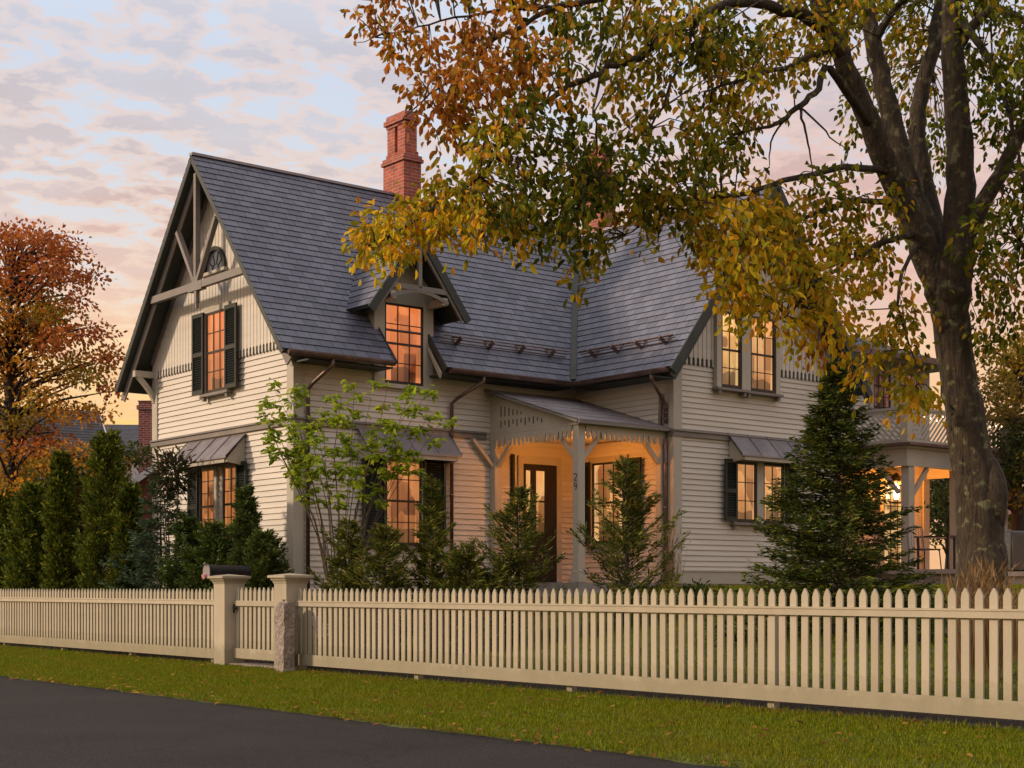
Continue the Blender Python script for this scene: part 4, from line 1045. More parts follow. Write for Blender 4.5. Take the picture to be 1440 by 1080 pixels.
# ------------------------------------------------------------------ conifers
def conifer(name,label,cat,base,h,r,shoots,cols,wts,nl=.075,nw=.016,shape=1.0,up=.25,low=.0,sub=14,group=None,trunk_r=.05,jit=.25,droop=.1,sprw=.42):
    """shoots: number of branches"""
    o=empty(name,base,0,label,cat,group)
    mb=MB(); mb.tube([(0,0,-.1),(0.02,0,h*.5),(0,0,h*.97)],[trunk_r,trunk_r*.6,.006],6)
    PP=[];DD=[];CC=[]
    for k in range(shoots):
        t=(k+rng.random())/shoots; t=low+(1-low)*(1-(1-t)**1.0)
        z=h*t; env=r*((1-t)**shape)*(1+jit*rng.normal()*.6)+.04
        env=max(.05,env); a=rng.random()*2*math.pi; d=np.array([math.cos(a),math.sin(a),0])
        rise=up*env*(1+.6*rng.normal()*.5)
        m=6; sp=[]
        for i in range(m+1):
            q=i/m; sp.append(np.array([0,0,z])+d*env*q+np.array([0,0,rise*q**1.0-droop*env*math.sin(q*math.pi)*.6]))
        if k%2==0 and env>.12: mb.tube([tuple(p) for p in (sp[0],sp[3],sp[5])],[.012,.008,.003],4,cap=False)
        nn=int(sub*(0.35+env/r))*3
        q=rng.random(nn)**.62; pos=np.array([np.array([0,0,z])+d*env*x+np.array([0,0,rise*x-droop*env*math.sin(x*math.pi)*.6]) for x in q])
        side=np.cross(d,[0,0,1]); w=(1.02-q)*env*sprw+.02
        sgn=rng.choice([-1,1],nn); off=rng.random(nn)*w
        pos=pos+side[None,:]*(sgn*off)[:,None]+rng.normal(0,.018,(nn,3))
        dirs=d[None,:]*(.9)+side[None,:]*(sgn*.9)[:,None]+np.array([0,0,rise/env*.7])+rng.normal(0,.35,(nn,3))
        PP.append(pos);DD.append(dirs)
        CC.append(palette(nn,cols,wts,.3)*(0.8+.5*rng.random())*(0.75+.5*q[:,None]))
    P=np.concatenate(PP);D=np.concatenate(DD);C=np.concatenate(CC)
    leaves('foliage',P,D,rdir(len(P)),rng.uniform(.6,1.3,len(P))*nl,nw,C,M['needle'],o,hexa=False)
    mb.build('trunk',M['twig'],o)
    return o
def gp(px,Y,dz=0): X=(px-HX)/F*Y; return Vector((X,Y,ground(X,Y)+dz))
SP=[(0.034,0.052,0.010),(0.062,0.080,0.012),(0.14,0.135,0.016),(0.014,0.026,0.009)]
def top(py,Y,b): return H+(HY-py)/F*b.y-b.z
def gpu(px,u):
    w=loc2w(u,v_on(px,u)); return Vector((w.x,w.y,ground(w.x,w.y)))
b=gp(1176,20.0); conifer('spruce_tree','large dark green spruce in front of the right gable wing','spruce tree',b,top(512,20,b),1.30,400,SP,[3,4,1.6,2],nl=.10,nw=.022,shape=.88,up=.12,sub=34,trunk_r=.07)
YW=[(0.030,0.055,0.012),(0.050,0.080,0.016),(0.10,0.10,0.022),(0.018,0.034,0.012)]
JN=[(0.055,0.075,0.012),(0.10,0.115,0.015),(0.20,0.16,0.022),(0.025,0.038,0.010)]
for px,Y,ty,r,nm,lb,cl in (
    (727,23.3,690,.68,'juniper','bushy young juniper in front of the entry door, left of the numbered post',JN),
    (880,23.2,652,.72,'juniper','pointed juniper in front of the porch window, right of the numbered post',JN),
    (607,23.6,676,.45,'juniper','slender juniper before the right shutter of the ground floor window',JN),
    (540,23.4,745,.70,'juniper','low dark juniper beneath the ground floor window',JN),
    (490,23.6,736,.52,'juniper','small juniper at the foot of the thin leafy tree',JN),
    (655,23.0,772,.62,'juniper','low spreading juniper between two taller ones near the porch',JN)):
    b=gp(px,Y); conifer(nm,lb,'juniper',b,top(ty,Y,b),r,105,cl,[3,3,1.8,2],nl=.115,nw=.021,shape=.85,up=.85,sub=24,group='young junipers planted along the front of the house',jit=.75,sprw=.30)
# left side planting
for px,Y,ty,r,lb in ((150,31.6,617,.62,'tallest broad dark arborvitae in the row left of the house'),(86,32.8,642,.42,'slim pointed arborvitae second from the tallest in the row'),(112,33.6,672,.42,'yellowish arborvitae between the two dark ones'),(45,34.0,690,.62,'wide arborvitae near the left end of the row'),(5,36,700,.75,'arborvitae cut by the left edge of the picture'),(182,30.0,690,.35,'small arborvitae beside the house corner')):
    b=gp(px,Y); 
    yel=(px==112)
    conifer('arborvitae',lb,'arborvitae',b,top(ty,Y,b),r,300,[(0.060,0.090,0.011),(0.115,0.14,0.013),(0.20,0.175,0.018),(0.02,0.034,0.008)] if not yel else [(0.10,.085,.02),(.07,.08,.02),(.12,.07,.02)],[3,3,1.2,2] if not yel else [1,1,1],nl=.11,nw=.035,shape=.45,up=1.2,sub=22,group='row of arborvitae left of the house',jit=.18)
for px,Y,ty,r,cls,lb,up_ in ((225,-.95,668,.80,[(0.05,0.085,0.045),(0.08,0.12,0.06),(0.03,0.05,0.03)],'blue green fir shrub with tiered branches left of the hooded window',.2),
    (190,-.9,745,.7,[(0.05,0.085,0.045),(0.08,0.12,0.05),(0.03,0.05,0.03)],'low blue green fir spilling toward the fence',.2),
    (300,-.8,742,.62,[(0.05,0.08,0.015),(0.09,0.12,0.02),(0.03,0.05,0.012)],'light green yew in front of the gable wall window',.9),
    (346,-.7,688,.36,[(0.03,0.055,0.012),(0.05,0.075,0.016),(0.09,0.11,0.02)],'upright yew before the right half of the hooded window',.9),
    (372,-.9,752,.5,[(0.035,0.06,0.014),(0.055,0.08,0.016),(0.10,0.11,0.02)],'spreading yew with arching shoots behind the gate',.8),
    (262,-.95,728,.55,[(0.045,0.08,0.016),(0.08,0.11,0.02),(0.025,0.045,0.012)],'rounded green yew left of the mailbox',.6)):
    b=gpu(px,Y); conifer('evergreen_shrub',lb,'shrub',b,top(ty,Y,b),r,170,cls,[1]*3,nl=.095,nw=.024,shape=.55,up=up_,sub=26,group='evergreen shrubs along the gable wall',jit=.4)

# broadleaf dark shrub at the house corner (rhododendron)
def bush(name,label,cat,center,rad,n,cols,wts,ll,lw,mat='leaf',stems=6,group=None,squash=1.0,hang=0.0,base=None):
    c=Vector(center); base=base or Vector((c.x,c.y,ground(c.x,c.y)))
    o=empty(name,base,0,label,cat,group)
    d=rdir(n); rr=rng.random((n,1))**.4
    lump=1+.25*np.sin(d[:,:1]*5+1)*np.sin(d[:,1:2]*6)+.2*rng.normal(size=(n,1))
    P=d*rr*lump*np.array([rad,rad,rad*squash])+np.array(c)
    D=d+rng.normal(0,.5,(n,3))+np.array([0,0,-hang])
    leaves('foliage',P,D,rdir(n)+np.array([0,0,1.2]),rng.uniform(.7,1.3,n)*ll,lw,palette(n,cols,wts,.3),M[mat],o,origin=tuple(base))
    mb=MB()
    for k in range(stems):
        e=c-base+Vector(tuple(rdir(1)[0]*rad*.7)); mb.tube([(0,0,-.05),(e.x*.5,e.y*.5,e.z*.5),tuple(e)],[.02,.014,.005],5)
    mb.build('stem',M['twig'],o); return o
p=at(243,664,28.6); bush('rhododendron','leggy bronze leaved shrub at the far corner of the gable wall','shrub',p,.40,650,[(0.06,.06,.03),(.10,.06,.035),(.035,.05,.02)],[2,1,2],.14,.045)

# thin multi-stem young tree with fresh green leaves
def service():
    Y=24.6; b=gp(478,Y,0); o=empty('young_tree',b,0,'thin multi-stem young tree with fresh green leaves before the house corner','tree')
    st=MB(); tips=[(365,570),(385,545),(372,615),(410,560),(432,545),(455,590),(480,560),(500,600),(522,560),(545,545),(575,555),(600,552),(560,600),(598,592),(615,600),(395,640),(430,650),(470,660),(520,640),(545,620),(405,600),(380,590),(590,545),(560,655),(450,625),(498,545),(420,605)]
    PP=[];DD=[]
    for k,(x,y) in enumerate(tips):
        dy=rng.uniform(-.7,.7); T_=at(x,y,Y+dy); T_=T_-b
        r0=.022 if k%3==0 else .013
        p0=Vector((rng.uniform(-.12,.12),rng.uniform(-.12,.12),0)); mid=p0.lerp(T_,.5)+Vector((-T_.x*.16,0,.18))
        pts=[p0,p0.lerp(mid,.5)+Vector((0,0,.08)),mid,mid.lerp(T_,.5)+Vector((rng.normal(0,.05),0,.05)),T_]
        st.tube([tuple(q) for q in pts],[r0,r0*.8,r0*.6,r0*.4,.003],5,cap=False)
        for j in range(4):                       # flat side sprays
            q=pts[3].lerp(T_,j/3.0)
            ang=rng.random()*6.28; e=q+Vector((math.cos(ang)*rng.uniform(.15,.42),math.sin(ang)*rng.uniform(.1,.3),rng.uniform(-.03,.10)))
            st.tube([tuple(q),tuple(q.lerp(e,.5)+Vector((0,0,.02))),tuple(e)],[.005,.004,.002],4,cap=False)
            m=19; t=rng.uniform(.15,1.1,m)[:,None]
            P=np.array(q)[None,:]*(1-t)+np.array(e)[None,:]*t+rng.normal(0,.04,(m,3))
            PP.append(P); DD.append(rng.normal(0,1,(m,3))*np.array([1,1,.25])+np.array([0,0,-.35])+np.array(e-q)[None,:]*2)
    P=np.concatenate(PP);D=np.concatenate(DD);n=len(P)
    leaves('foliage',P,D,rdir(n)*.6+np.array([0,0,1.0]),rng.uniform(.10,.15,n),.075,palette(n,[(.24,.33,.02),(.33,.40,.025),(.15,.23,.02),(.42,.40,.04)],[3,3,2,1],.2),M['leaf'],o)
    st.build('stem',M['greybark'],o)
service()

# ------------------------------------------------------------------ big street-side tree
def bigtree():
    b=at(1380,828,17.4); b.z=ground(b.x,b.y)
    o=empty('beech_tree',b,0,'large lichen covered beech with turning leaves overhanging the fence and house','tree')
    W=MB(); segs=[]                                # segs: list of (p,r) along branches for twig attachment
    def limb(pts,n=10,jit=0.0,sub=4):
        P=[at(x,y,Y)-b for x,y,Y,r in pts]; rad=[r for *_,r in pts]
        # catmull
        Q=[];RR=[]
        for i in range(len(P)-1):
            p0=P[max(i-1,0)];p1=P[i];p2=P[i+1];p3=P[min(i+2,len(P)-1)]
            for k in range(sub):
                t=k/sub; q=0.5*((2*p1)+(-p0+p2)*t+(2*p0-5*p1+4*p2-p3)*t*t+(-p0+3*p1-3*p2+p3)*t**3)
                q=q+Vector(tuple(rng.normal(0,jit,3))); Q.append(q); RR.append(rad[i]*(1-t)+rad[i+1]*t)
        Q.append(P[-1]);RR.append(rad[-1])
        W.tube([tuple(q) for q in Q],RR,n,cap=True); 
        for q,r in zip(Q,RR): segs.append((q,r))
        return Q
    g=b.z
    # trunk (root flare below)
    limb([(1384,905,17.3,.46),(1383,860,17.3,.36),(1380,815,17.35,.295),(1378,760,17.4,.272),(1376,700,17.4,.262),(1366,640,17.4,.240),(1355,580,17.4,.222),(1346,520,17.4,.208),(1337,450,17.4,.214),(1331,405,17.4,.205),(1327,370,17.4,.15),(1325,345,17.4,.07)],n=20,jit=.008)
    limb([(1400,740,17.3,.10),(1398,700,17.25,.16),(1392,670,17.3,.16),(1378,640,17.35,.12)],n=12,sub=4)  # burl
    limb([(1338,480,17.4,.12),(1328,430,17.4,.17),(1316,390,17.4,.18),(1292,335,17.3,.160),(1262,265,17.2,.145),(1232,195,17.0,.130),(1198,115,16.8,.110),(1168,45,16.7,.095),(1140,-30,16.6,.085),(1100,-130,16.4,.08)],n=14,jit=.012)
    limb([(1322,385,17.5,.17),(1290,300,17.6,.15),(1266,215,17.7,.135),(1246,140,17.8,.115),(1228,60,17.9,.10),(1215,-40,18,.08),(1205,-140,18,.05)],n=12,jit=.012)
    limb([(1330,380,17.6,.15),(1305,280,17.9,.115),(1290,190,18.1,.10),(1298,120,18.2,.095),(1318,45,18.2,.085),(1330,-60,18.3,.06)],n=10,jit=.01)
    limb([(1341,500,17.38,.14),(1340,450,17.35,.19),(1341,400,17.3,.215),(1350,320,17.2,.185),(1352,240,17.2,.160),(1345,150,17.2,.140),(1340,60,17.2,.125),(1342,-40,17.2,.11),(1350,-150,17.2,.10)],n=16,jit=.012)
    limb([(1352,345,17.2,.13),(1375,300,17.0,.10),(1405,245,16.8,.085),(1440,180,16.6,.07),(1490,100,16.4,.05),(1560,20,16.3,.03)],n=10,jit=.01)
    limb([(1345,70,17.2,.07),(1390,15,17.0,.05),(1440,30,16.8,.04),(1500,70,16.6,.02)],n=8,jit=.01)
    E=limb([(1185,80,16.75,.10),(1150,32,16.5,.075),(1100,14,16.2,.06),(1040,3,15.9,.052),(985,22,15.7,.048),(940,50,15.5,.044),(887,85,15.4,.038),(847,102,15.3,.034),(790,128,15.2,.030),(747,160,15.1,.026),(702,211,15.0,.022),(665,259,15,.018),(620,283,15,.013),(560,325,15,.009),(505,350,15,.005)],n=8,jit=.012)
    limb([(1140,-30,16.6,.07),(1050,-60,16.2,.05),(940,-45,15.8,.042),(870,-15,15.6,.036),(828,3,15.5,.032),(784,10,15.4,.028),(720,41,15.3,.023),(672,74,15.3,.018),(628,115,15.3,.013),(585,150,15.3,.008),(560,175,15.3,.004)],n=7,jit=.012)
    limb([(784,10,15.4,.02),(700,15,15.3,.015),(620,30,15.3,.01),(560,45,15.3,.007),(500,60,15.3,.003)],n=6,jit=.012)
    limb([(1222,175,16.9,.06),(1166,95,16.2,.042),(1150,125,16.1,.036),(1125,148,16.0,.032),(1100,170,15.9,.026),(1081,178,15.9,.020),(1044,186,15.8,.008)],n=7,jit=.008)
    limb([(1125,148,16,.018),(1130,175,15.9,.014),(1138,210,15.9,.010),(1144,250,15.9,.004)],n=5,jit=.008)
    limb([(1125,150,16,.014),(1160,185,16,.010),(1190,210,16,.005)],n=5,jit=.008)
    limb([(1100,170,15.9,.013),(1085,200,15.9,.010),(1082,235,15.9,.004)],n=5,jit=.006)
    limb([(1270,290,17.2,.05),(1244,285,16.8,.035),(1199,281,16.4,.028),(1170,292,16.2,.024),(1120,310,16.0,.02),(1060,335,15.8,.015),(1000,360,15.7,.008)],n=6,jit=.012)
    limb([(1250,240,17.1,.05),(1190,235,16.4,.035),(1120,250,15.9,.03),(1050,270,15.6,.025),(980,280,15.5,.018),(930,300,15.4,.012),(880,330,15.4,.006)],n=6,jit=.014)
    limb([(1285,330,17.2,.04),(1240,340,16.6,.03),(1190,370,16.2,.024),(1140,410,16.0,.016),(1100,450,15.9,.008)],n=6,jit=.012)
    limb([(1292,345,17.2,.03),(1275,370,16.8,.022),(1262,420,16.6,.017),(1275,470,16.5,.012),(1290,540,16.5,.005)],n=6,jit=.01)
    limb([(985,22,15.7,.025),(960,80,15.6,.018),(930,150,15.5,.013),(900,210,15.5,.008),(880,260,15.5,.004)],n=6,jit=.012)
    limb([(847,102,15.3,.018),(835,150,15.2,.013),(840,200,15.2,.009),(835,250,15.2,.004)],n=5,jit=.01)
    limb([(1345,20,17.2,.05),(1395,90,16.6,.035),(1425,180,16.4,.02),(1440,260,16.3,.012),(1435,340,16.3,.006)],n=6,jit=.01)
    limb([(1230,60,17.9,.05),(1260,10,17.6,.04),(1300,-20,17.3,.02)],n=6)
    limb([(1180,60,16.8,.05),(1120,90,16.3,.03),(1050,110,16,.02),(990,130,15.8,.01)],n=6,jit=.01)
    wood=W
    S=np.array([tuple(q) for q,r in segs]); SR=np.array([r for q,r in segs])
    GOLD=([(.46,.17,.016),(.55,.25,.02),(.25,.085,.013),(.30,.20,.016)],[3,2,2,2])
    BRN=([(.42,.14,.018),(.24,.08,.014),(.50,.22,.025),(.22,.15,.016)],[3,2,2,2])
    GRN=([(.05,.07,.006),(.115,.135,.009),(.23,.22,.012),(.42,.24,.018)],[3,4,2.4,.9])
    YEL=([(.64,.40,.016),(.46,.39,.016),(.74,.33,.02),(.26,.26,.014)],[3,3,2,2])
    OLI=([(.22,.22,.012),(.38,.28,.015),(.10,.11,.009),(.58,.27,.02)],[3,3,2,2])
    # blobs: cx,cy,rx,ry, Y, dY, sprays, palette
    blobs=[(560,45,65,40,15.3,.7,14,BRN),(655,60,70,55,15.3,.8,30,BRN),(640,120,60,45,15.2,.8,24,BRN),(635,165,40,26,15.2,.6,12,BRN),(745,50,60,55,15.3,.9,26,GOLD),
     (730,120,55,40,15.1,.8,20,GOLD),(815,40,60,45,15.5,.9,26,GRN),(890,30,60,40,15.6,.9,26,OLI),(850,110,60,45,15.4,1,18,OLI),(780,170,60,45,15.1,.9,22,GRN),
     (700,205,60,35,15.0,.8,26,OLI),(800,235,70,50,15.1,1,36,GRN),(870,215,60,50,15.3,1,22,GRN),(650,270,60,30,15,.8,24,OLI),(570,308,52,28,15.0,.7,32,YEL),(515,330,26,10,15,.4,8,YEL),
     (535,355,24,10,15,.4,6,YEL),(640,300,55,22,15,.7,24,YEL),(705,310,48,20,15,.7,18,YEL),(750,290,55,35,15.1,.8,26,GRN),(820,300,40,40,15.2,.8,22,GRN),(840,345,22,28,15.2,.5,9,OLI),
     (900,280,40,30,15.3,.8,18,OLI),(940,245,50,45,15.5,.9,26,GRN),(950,150,60,50,15.6,1,18,OLI),(960,60,60,50,15.8,1,30,OLI),(1030,45,60,40,16,1,30,GRN),(1040,120,50,50,16,1,28,OLI),
     (1100,60,60,50,16.4,1.2,32,OLI),(1000,220,50,40,15.6,1,26,GRN),(960,310,40,25,15.4,.7,14,OLI),(1010,310,60,35,15.6,.8,30,YEL),(1060,300,60,45,15.7,.8,32,YEL),(1060,365,70,40,15.7,.8,36,YEL),
     (1130,350,60,50,15.9,.9,34,OLI),(1110,420,55,34,15.9,.8,22,YEL),(1030,415,34,30,15.7,.6,11,YEL),(1160,430,45,45,16,.8,24,YEL),(1180,300,45,35,16.2,.9,18,OLI),
     (1200,380,50,45,16.2,.9,18,YEL),(1215,480,32,45,16.3,.6,14,YEL),(1150,490,18,16,16,.4,4,GOLD),(1165,250,35,25,16,.8,9,GRN),(1050,160,40,20,15.9,.9,7,OLI),(1150,20,60,35,17,1.2,26,OLI),
     (1240,40,60,50,19.4,.8,30,OLI),(1285,90,45,60,19.6,.8,24,OLI),(1225,150,45,50,19.2,.7,12,GRN),(1300,200,45,60,19.4,.8,20,GRN),(1245,340,25,30,16.8,.6,10,OLI),(1270,430,22,30,16.6,.5,10,OLI),
     (1272,500,22,35,16.5,.5,10,OLI),(1295,555,24,22,16.5,.4,9,YEL),(1400,40,60,50,17,1.2,34,GRN),(1420,110,50,50,16.8,1.1,30,GRN),(1400,170,40,30,17.6,.6,12,GRN),(1430,270,40,40,17.4,.7,18,GRN),
     (1405,330,45,45,16.6,.9,22,GRN),(1425,400,40,45,16.6,.9,20,OLI),(1400,450,30,30,16.6,.7,10,GRN),(1480,200,60,200,16.5,1.2,60,GRN),(1240,280,30,30,16.6,.8,8,OLI),(1385,400,20,60,16.8,.6,8,GRN),
     (1000,-40,400,40,16.3,1.5,120,OLI),(1300,-60,250,60,17.3,1.5,110,GRN),(620,-40,120,30,15.5,1,30,BRN)]
    PP=[];DD=[];CC=[]; Tw=MB()
    for (cx,cy,rx,ry,Y0,dY,ns,pal) in blobs:
        for k in range(int(ns*.62+.5)):
            a=rng.random()*6.283; rr=math.sqrt(rng.random())*1.08
            px=cx+math.cos(a)*rr*rx; py=cy+math.sin(a)*rr*ry; Y=Y0+rng.normal()*dY*.7
            tip=np.array(tuple(at(px,py,Y)-b))
            d2=((S-tip)**2).sum(1)+ (SR>.09)*1.0; j=int(np.argmin(d2)); st=S[j]; dist=math.sqrt(((S[j]-tip)**2).sum())
            dv=tip-st; ln=max(dist,.25)
            ln_use=min(ln,1.6)
            sta=st
            mid=(sta+tip)/2+np.array([0,0,.10*ln_use])
            e2=tip+np.array([rng.normal(0,.1),rng.normal(0,.1),-rng.uniform(.05,.30)])+dv/ln*.12
            if rng.random()<.75: Tw.tube([tuple(sta),tuple(mid),tuple(tip),tuple(e2)],[.010,.007,.005,.002],3,cap=False)
            m=rng.integers(18,29)
            t=rng.random(m)[:,None]; base=np.where(t<.45, mid+(tip-mid)*(t/.45*.5+.5), tip+(e2-tip)*((t-.45)/.55))
            off=rng.normal(0,.068,(m,3))+rng.normal(0,.04,(m,3))
            P=base+off
            main=dv/ln
            D=off*4+main*.25+np.array([0,0,-.75])+rng.normal(0,.35,(m,3))
            PP.append(P);DD.append(D)
            cc=palette(m,pal[0],pal[1],.25)*(.75+.5*rng.random()); CC.append(cc)
    P=np.concatenate(PP);D=np.concatenate(DD);C=np.concatenate(CC);n=len(P)
    nn=rdir(n)+np.array([0,-.5,.3])
    leaves('crown',P,D,nn,rng.uniform(.065,.125,n),rng.uniform(.042,.066,n),C,M['leaf'],o)
    t_=W.build('trunk',M['bark'],o,smooth=True)
    Tw.build('twig',M['twig'],o)
bigtree()

# ------------------------------------------------------------------ background broadleaf trees
def broad(name,label,px,Y,ztop_py,rx,ry_low,pal,nclump,lsize,trunk_r=.25,cat='tree',group=None,blobs=None,nleaf=46):
    b=gp(px,Y); o=empty(name,b,0,label,cat,group)
    W=MB(); PP=[];DD=[];CC=[]
    ztop=H+(HY-ztop_py)/F*Y-b.z; 
    W.tube([(0,0,-.1),(0.05,0,ztop*.25),(-.05,.05,ztop*.5),(0,0,ztop*.9)],[trunk_r,trunk_r*.8,trunk_r*.5,.02],8)
    for (cx,cy,brx,bry,n,pl) in blobs:
        for k in range(n):
            a=rng.random()*6.283; r_=math.sqrt(rng.random()); dy=rng.normal()*.55*rx
            c=np.array(tuple(at(cx+math.cos(a)*r_*brx,cy+math.sin(a)*r_*bry,Y+dy)-b))
            zz=max(.3,min(ztop*.85,c[2]-.35*np.linalg.norm(c[:2])))
            if rng.random()<.4: W.tube([(0,0,zz),tuple((np.array([0,0,zz])+c)/2+np.array([0,0,.15])),tuple(c)],[.05,.03,.008],4,cap=False)
            m=nleaf; d=rdir(m); P=c+d*rng.random((m,1))**.6*np.array([.50,.50,.26])*(lsize/.13); PP.append(P); DD.append(d+rng.normal(0,.6,(m,3))+np.array([0,0,-.3])); CC.append(palette(m,pl[0],pl[1],.25)*(.7+.55*rng.random()))
    P=np.concatenate(PP);D=np.concatenate(DD);C=np.concatenate(CC);n=len(P)
    leaves('crown',P,D,rdir(n),rng.uniform(.7,1.3,n)*lsize,lsize*.6,C,M['leaf'],o,hexa=False)
    W.build('trunk',M['twig'],o,smooth=True); return o
RED=([(.38,.105,.028),(.28,.07,.025),(.46,.18,.03)],[3,2,2]); ORG=([(.46,.16,.02),(.52,.25,.02),(.30,.17,.02)],[3,2,2]); OLV=([(.20,.16,.018),(.30,.19,.02),(.34,.14,.02)],[3,2,1]); DG=([(.035,.05,.012),(.06,.07,.015),(.1,.09,.02)],[3,3,1]); YO=([(.24,.14,.03),(.14,.12,.025),(.30,.20,.05)],[2,3,1])
broad('maple_tree','red and orange autumn maple at the left edge of the picture',15,38,300,2.2,0,RED,0,.13,.28,blobs=[(10,335,45,22,24,RED),(55,345,40,20,24,RED),(95,350,18,12,7,RED),(30,385,60,24,34,RED),(85,385,26,16,10,RED),(122,388,14,10,5,RED),(15,430,60,30,34,ORG),(70,435,38,22,18,OLV),(105,425,18,12,6,RED),(20,480,60,30,36,ORG),(85,475,35,22,18,RED),(130,470,22,12,8,RED),(150,505,18,12,7,RED),(40,530,55,28,30,ORG),(110,520,35,20,16,OLV),(155,545,15,10,5,RED),(15,580,55,28,28,OLV),(80,575,35,18,12,ORG),(125,575,25,12,6,ORG),(10,630,50,25,18,ORG),(60,615,40,16,10,RED),(-60,450,50,130,50,ORG),(15,680,40,20,10,ORG)],nleaf=34)
broad('distant_tree','olive and orange tree beyond the right end of the fence',1430,36,470,2.0,0,OLV,0,.12,.22,blobs=[(1425,500,40,30,24,OLV),(1405,560,25,35,18,YO),(1440,560,35,40,26,YO),(1420,630,40,35,34,DG),(1470,560,40,110,40,OLV),(1400,670,45,25,22,DG),(1440,680,40,30,22,YO)],group=None)
broad('distant_tree','dark green tree seen below the balcony past the porch posts',1335,46,640,2.2,0,DG,0,.13,.2,blobs=[(1330,680,40,35,40,DG),(1320,720,50,35,40,DG),(1345,740,40,30,30,DG)])
broad('distant_tree','yellow orange tree beyond the arborvitae row',75,44,590,1.6,0,YO,0,.14,.2,blobs=[(85,655,50,30,34,ORG),(40,670,50,30,30,OLV),(130,660,40,30,24,YO),(180,640,24,18,10,DG),(10,690,40,30,26,ORG),(110,700,80,40,50,DG)])
# far hedge closing the view
broad('distant_tree','low dark trees closing the view at far left',-30,60,640,3,0,DG,0,.2,.2,blobs=[(0,720,120,60,80,DG),(150,740,80,40,50,DG)])
broad('distant_tree','low trees far behind the right end of the terrace',1460,62,640,3,0,DG,0,.2,.2,blobs=[(1460,760,90,40,60,DG),(1380,740,60,40,30,YO)])

# ornamental grass tuft beside the trunk
def tuft(px,Y,n,hh,sp,label):
    b=gp(px,Y); o=empty('ornamental_grass',b,0,label,'grass','tan ornamental grasses near the big tree')
    a=rng.random(n)*6.283; r_=rng.random(n)*.12; P=np.stack([np.cos(a)*r_,np.sin(a)*r_,np.zeros(n)],1)
    D=np.stack([np.cos(a)*sp*rng.random(n),np.sin(a)*sp*rng.random(n),np.ones(n)],1)
    L_=rng.uniform(.5,1,n)*hh; P2=P+nrm(D)*L_[:,None]*.95
    PA=np.concatenate([P,P2]);DA=np.concatenate([D,D+rng.normal(0,.3,(n,3))]); LA=np.concatenate([L_,L_*.18]); WA=np.concatenate([np.full(n,.009),np.full(n,.020)])
    leaves('blades',PA,DA,rdir(2*n),LA,WA,palette(2*n,[(.24,.14,.055),(.31,.20,.09),(.15,.09,.035)],[2,2,1]),M['blade'],o,hexa=False)
tuft(1362,15.9,170,1.15,.25,'tan feathery ornamental grass left of the beech trunk base')
tuft(1395,15.7,190,1.25,.25,'tallest tan ornamental grass directly before the beech trunk')
tuft(1428,16.6,110,.9,.28,'smaller tan ornamental grass right of the beech trunk')
tuft(430,24.2,60,1.0,.15,'thin pinkish grass tuft beside the right gate post')
tuft(943,25.4,60,1.2,.2,'thin pinkish grass tuft at the foot of the wing downspout')
# ground plants hugging the fence behind pickets
for px,Y,r,lb in ((1040,20.6,.5,'low leafy shrub left of the spruce'),(1290,18.6,.4,'low dark shrub right of the spruce'),(980,24.5,.35,'small leafy plant at the base of the wing wall')):
    bq=gp(px,Y); bush('low_shrub',lb,'shrub',(bq.x,bq.y,bq.z+.12),r,420,[(.04,.065,.014),(.07,.09,.02),(.025,.04,.012)],[2,2,1],.09,.035,group='low shrubs behind the fence',squash=.6)

# ------------------------------------------------------------------ terrace furniture
def terr(px,py,Yg=None): 
    return None
T0=loc2w(0,0,0)
def chair(u,v,rz,label):
    w=loc2w(u,v,PF); o=empty('patio_chair',w,ANG+rz,label,'chair','metal patio chairs on the terrace')
    mb=MB(); mb.box(-.24,.24,-.24,.24,.42,.45); mb.build('seat',M['metalblack'],o)
    mb=MB()
    for s in (-.23,.23): mb.tube([(s,.24,.43),(s,.30,.9)],.014,6)
    mb.tube([(-.23,.30,.9),(0,.31,.95),(.23,.30,.9)],.014,6)
    for k in range(6): mb.tube([(-.19+.076*k,.25,.45),(-.19+.076*k,.30,.91)],.006,4)
    mb.build('backrest',M['lead'],o)
    for sx in (-1,1):
        for sy in (-1,1):
            m_=MB(); m_.tube([(sx*.22,sy*.22,.43),(sx*.25,sy*.25,0)],.013,6); m_.build('leg',M['metalblack'],o)
    return o
ut=u_on(1330,-3.9)
tb=empty('patio_table',loc2w(ut+.2,-3.9,PF),ANG,'dark metal patio table on the terrace below the balcony','table')
mb=MB(); mb.box(-.75,.75,-.45,.45,.71,.74); mb.build('tabletop',M['metalblack'],tb)
for sx in (-1,1):
    for sy in (-1,1):
        m_=MB(); m_.box(sx*.68-.02,sx*.68+.02,sy*.38-.02,sy*.38+.02,0,.71); m_.build('leg',M['metalblack'],tb)
chair(u_on(1300,-3.9),-3.9,1.4,'grey metal patio chair at the left end of the table')
chair(ut+.1,-4.6,3.0,'grey metal patio chair on the near side of the table')
# covered grill right of the trunk
gw=at(1424,800,27.0); gr=empty('covered_grill',(gw.x,gw.y,gw.z-.1),ANG,'black covered grill right of the beech trunk','grill')
mb=MB(); mb.prism([(-.5,-.3,0.05),(.5,-.3,0.05),(.46,-.28,.55),(.36,-.22,.78),(-.36,-.22,.78),(-.46,-.28,.55)],(0,.56,0)); mb.build('cover',M['metalblack'],gr,bevel=.03)
mb=MB()
for s in (-.4,.4): mb.box(s-.03,s+.03,-.2,.2,-.02,.06)
mb.build('leg',M['metalblack'],gr)
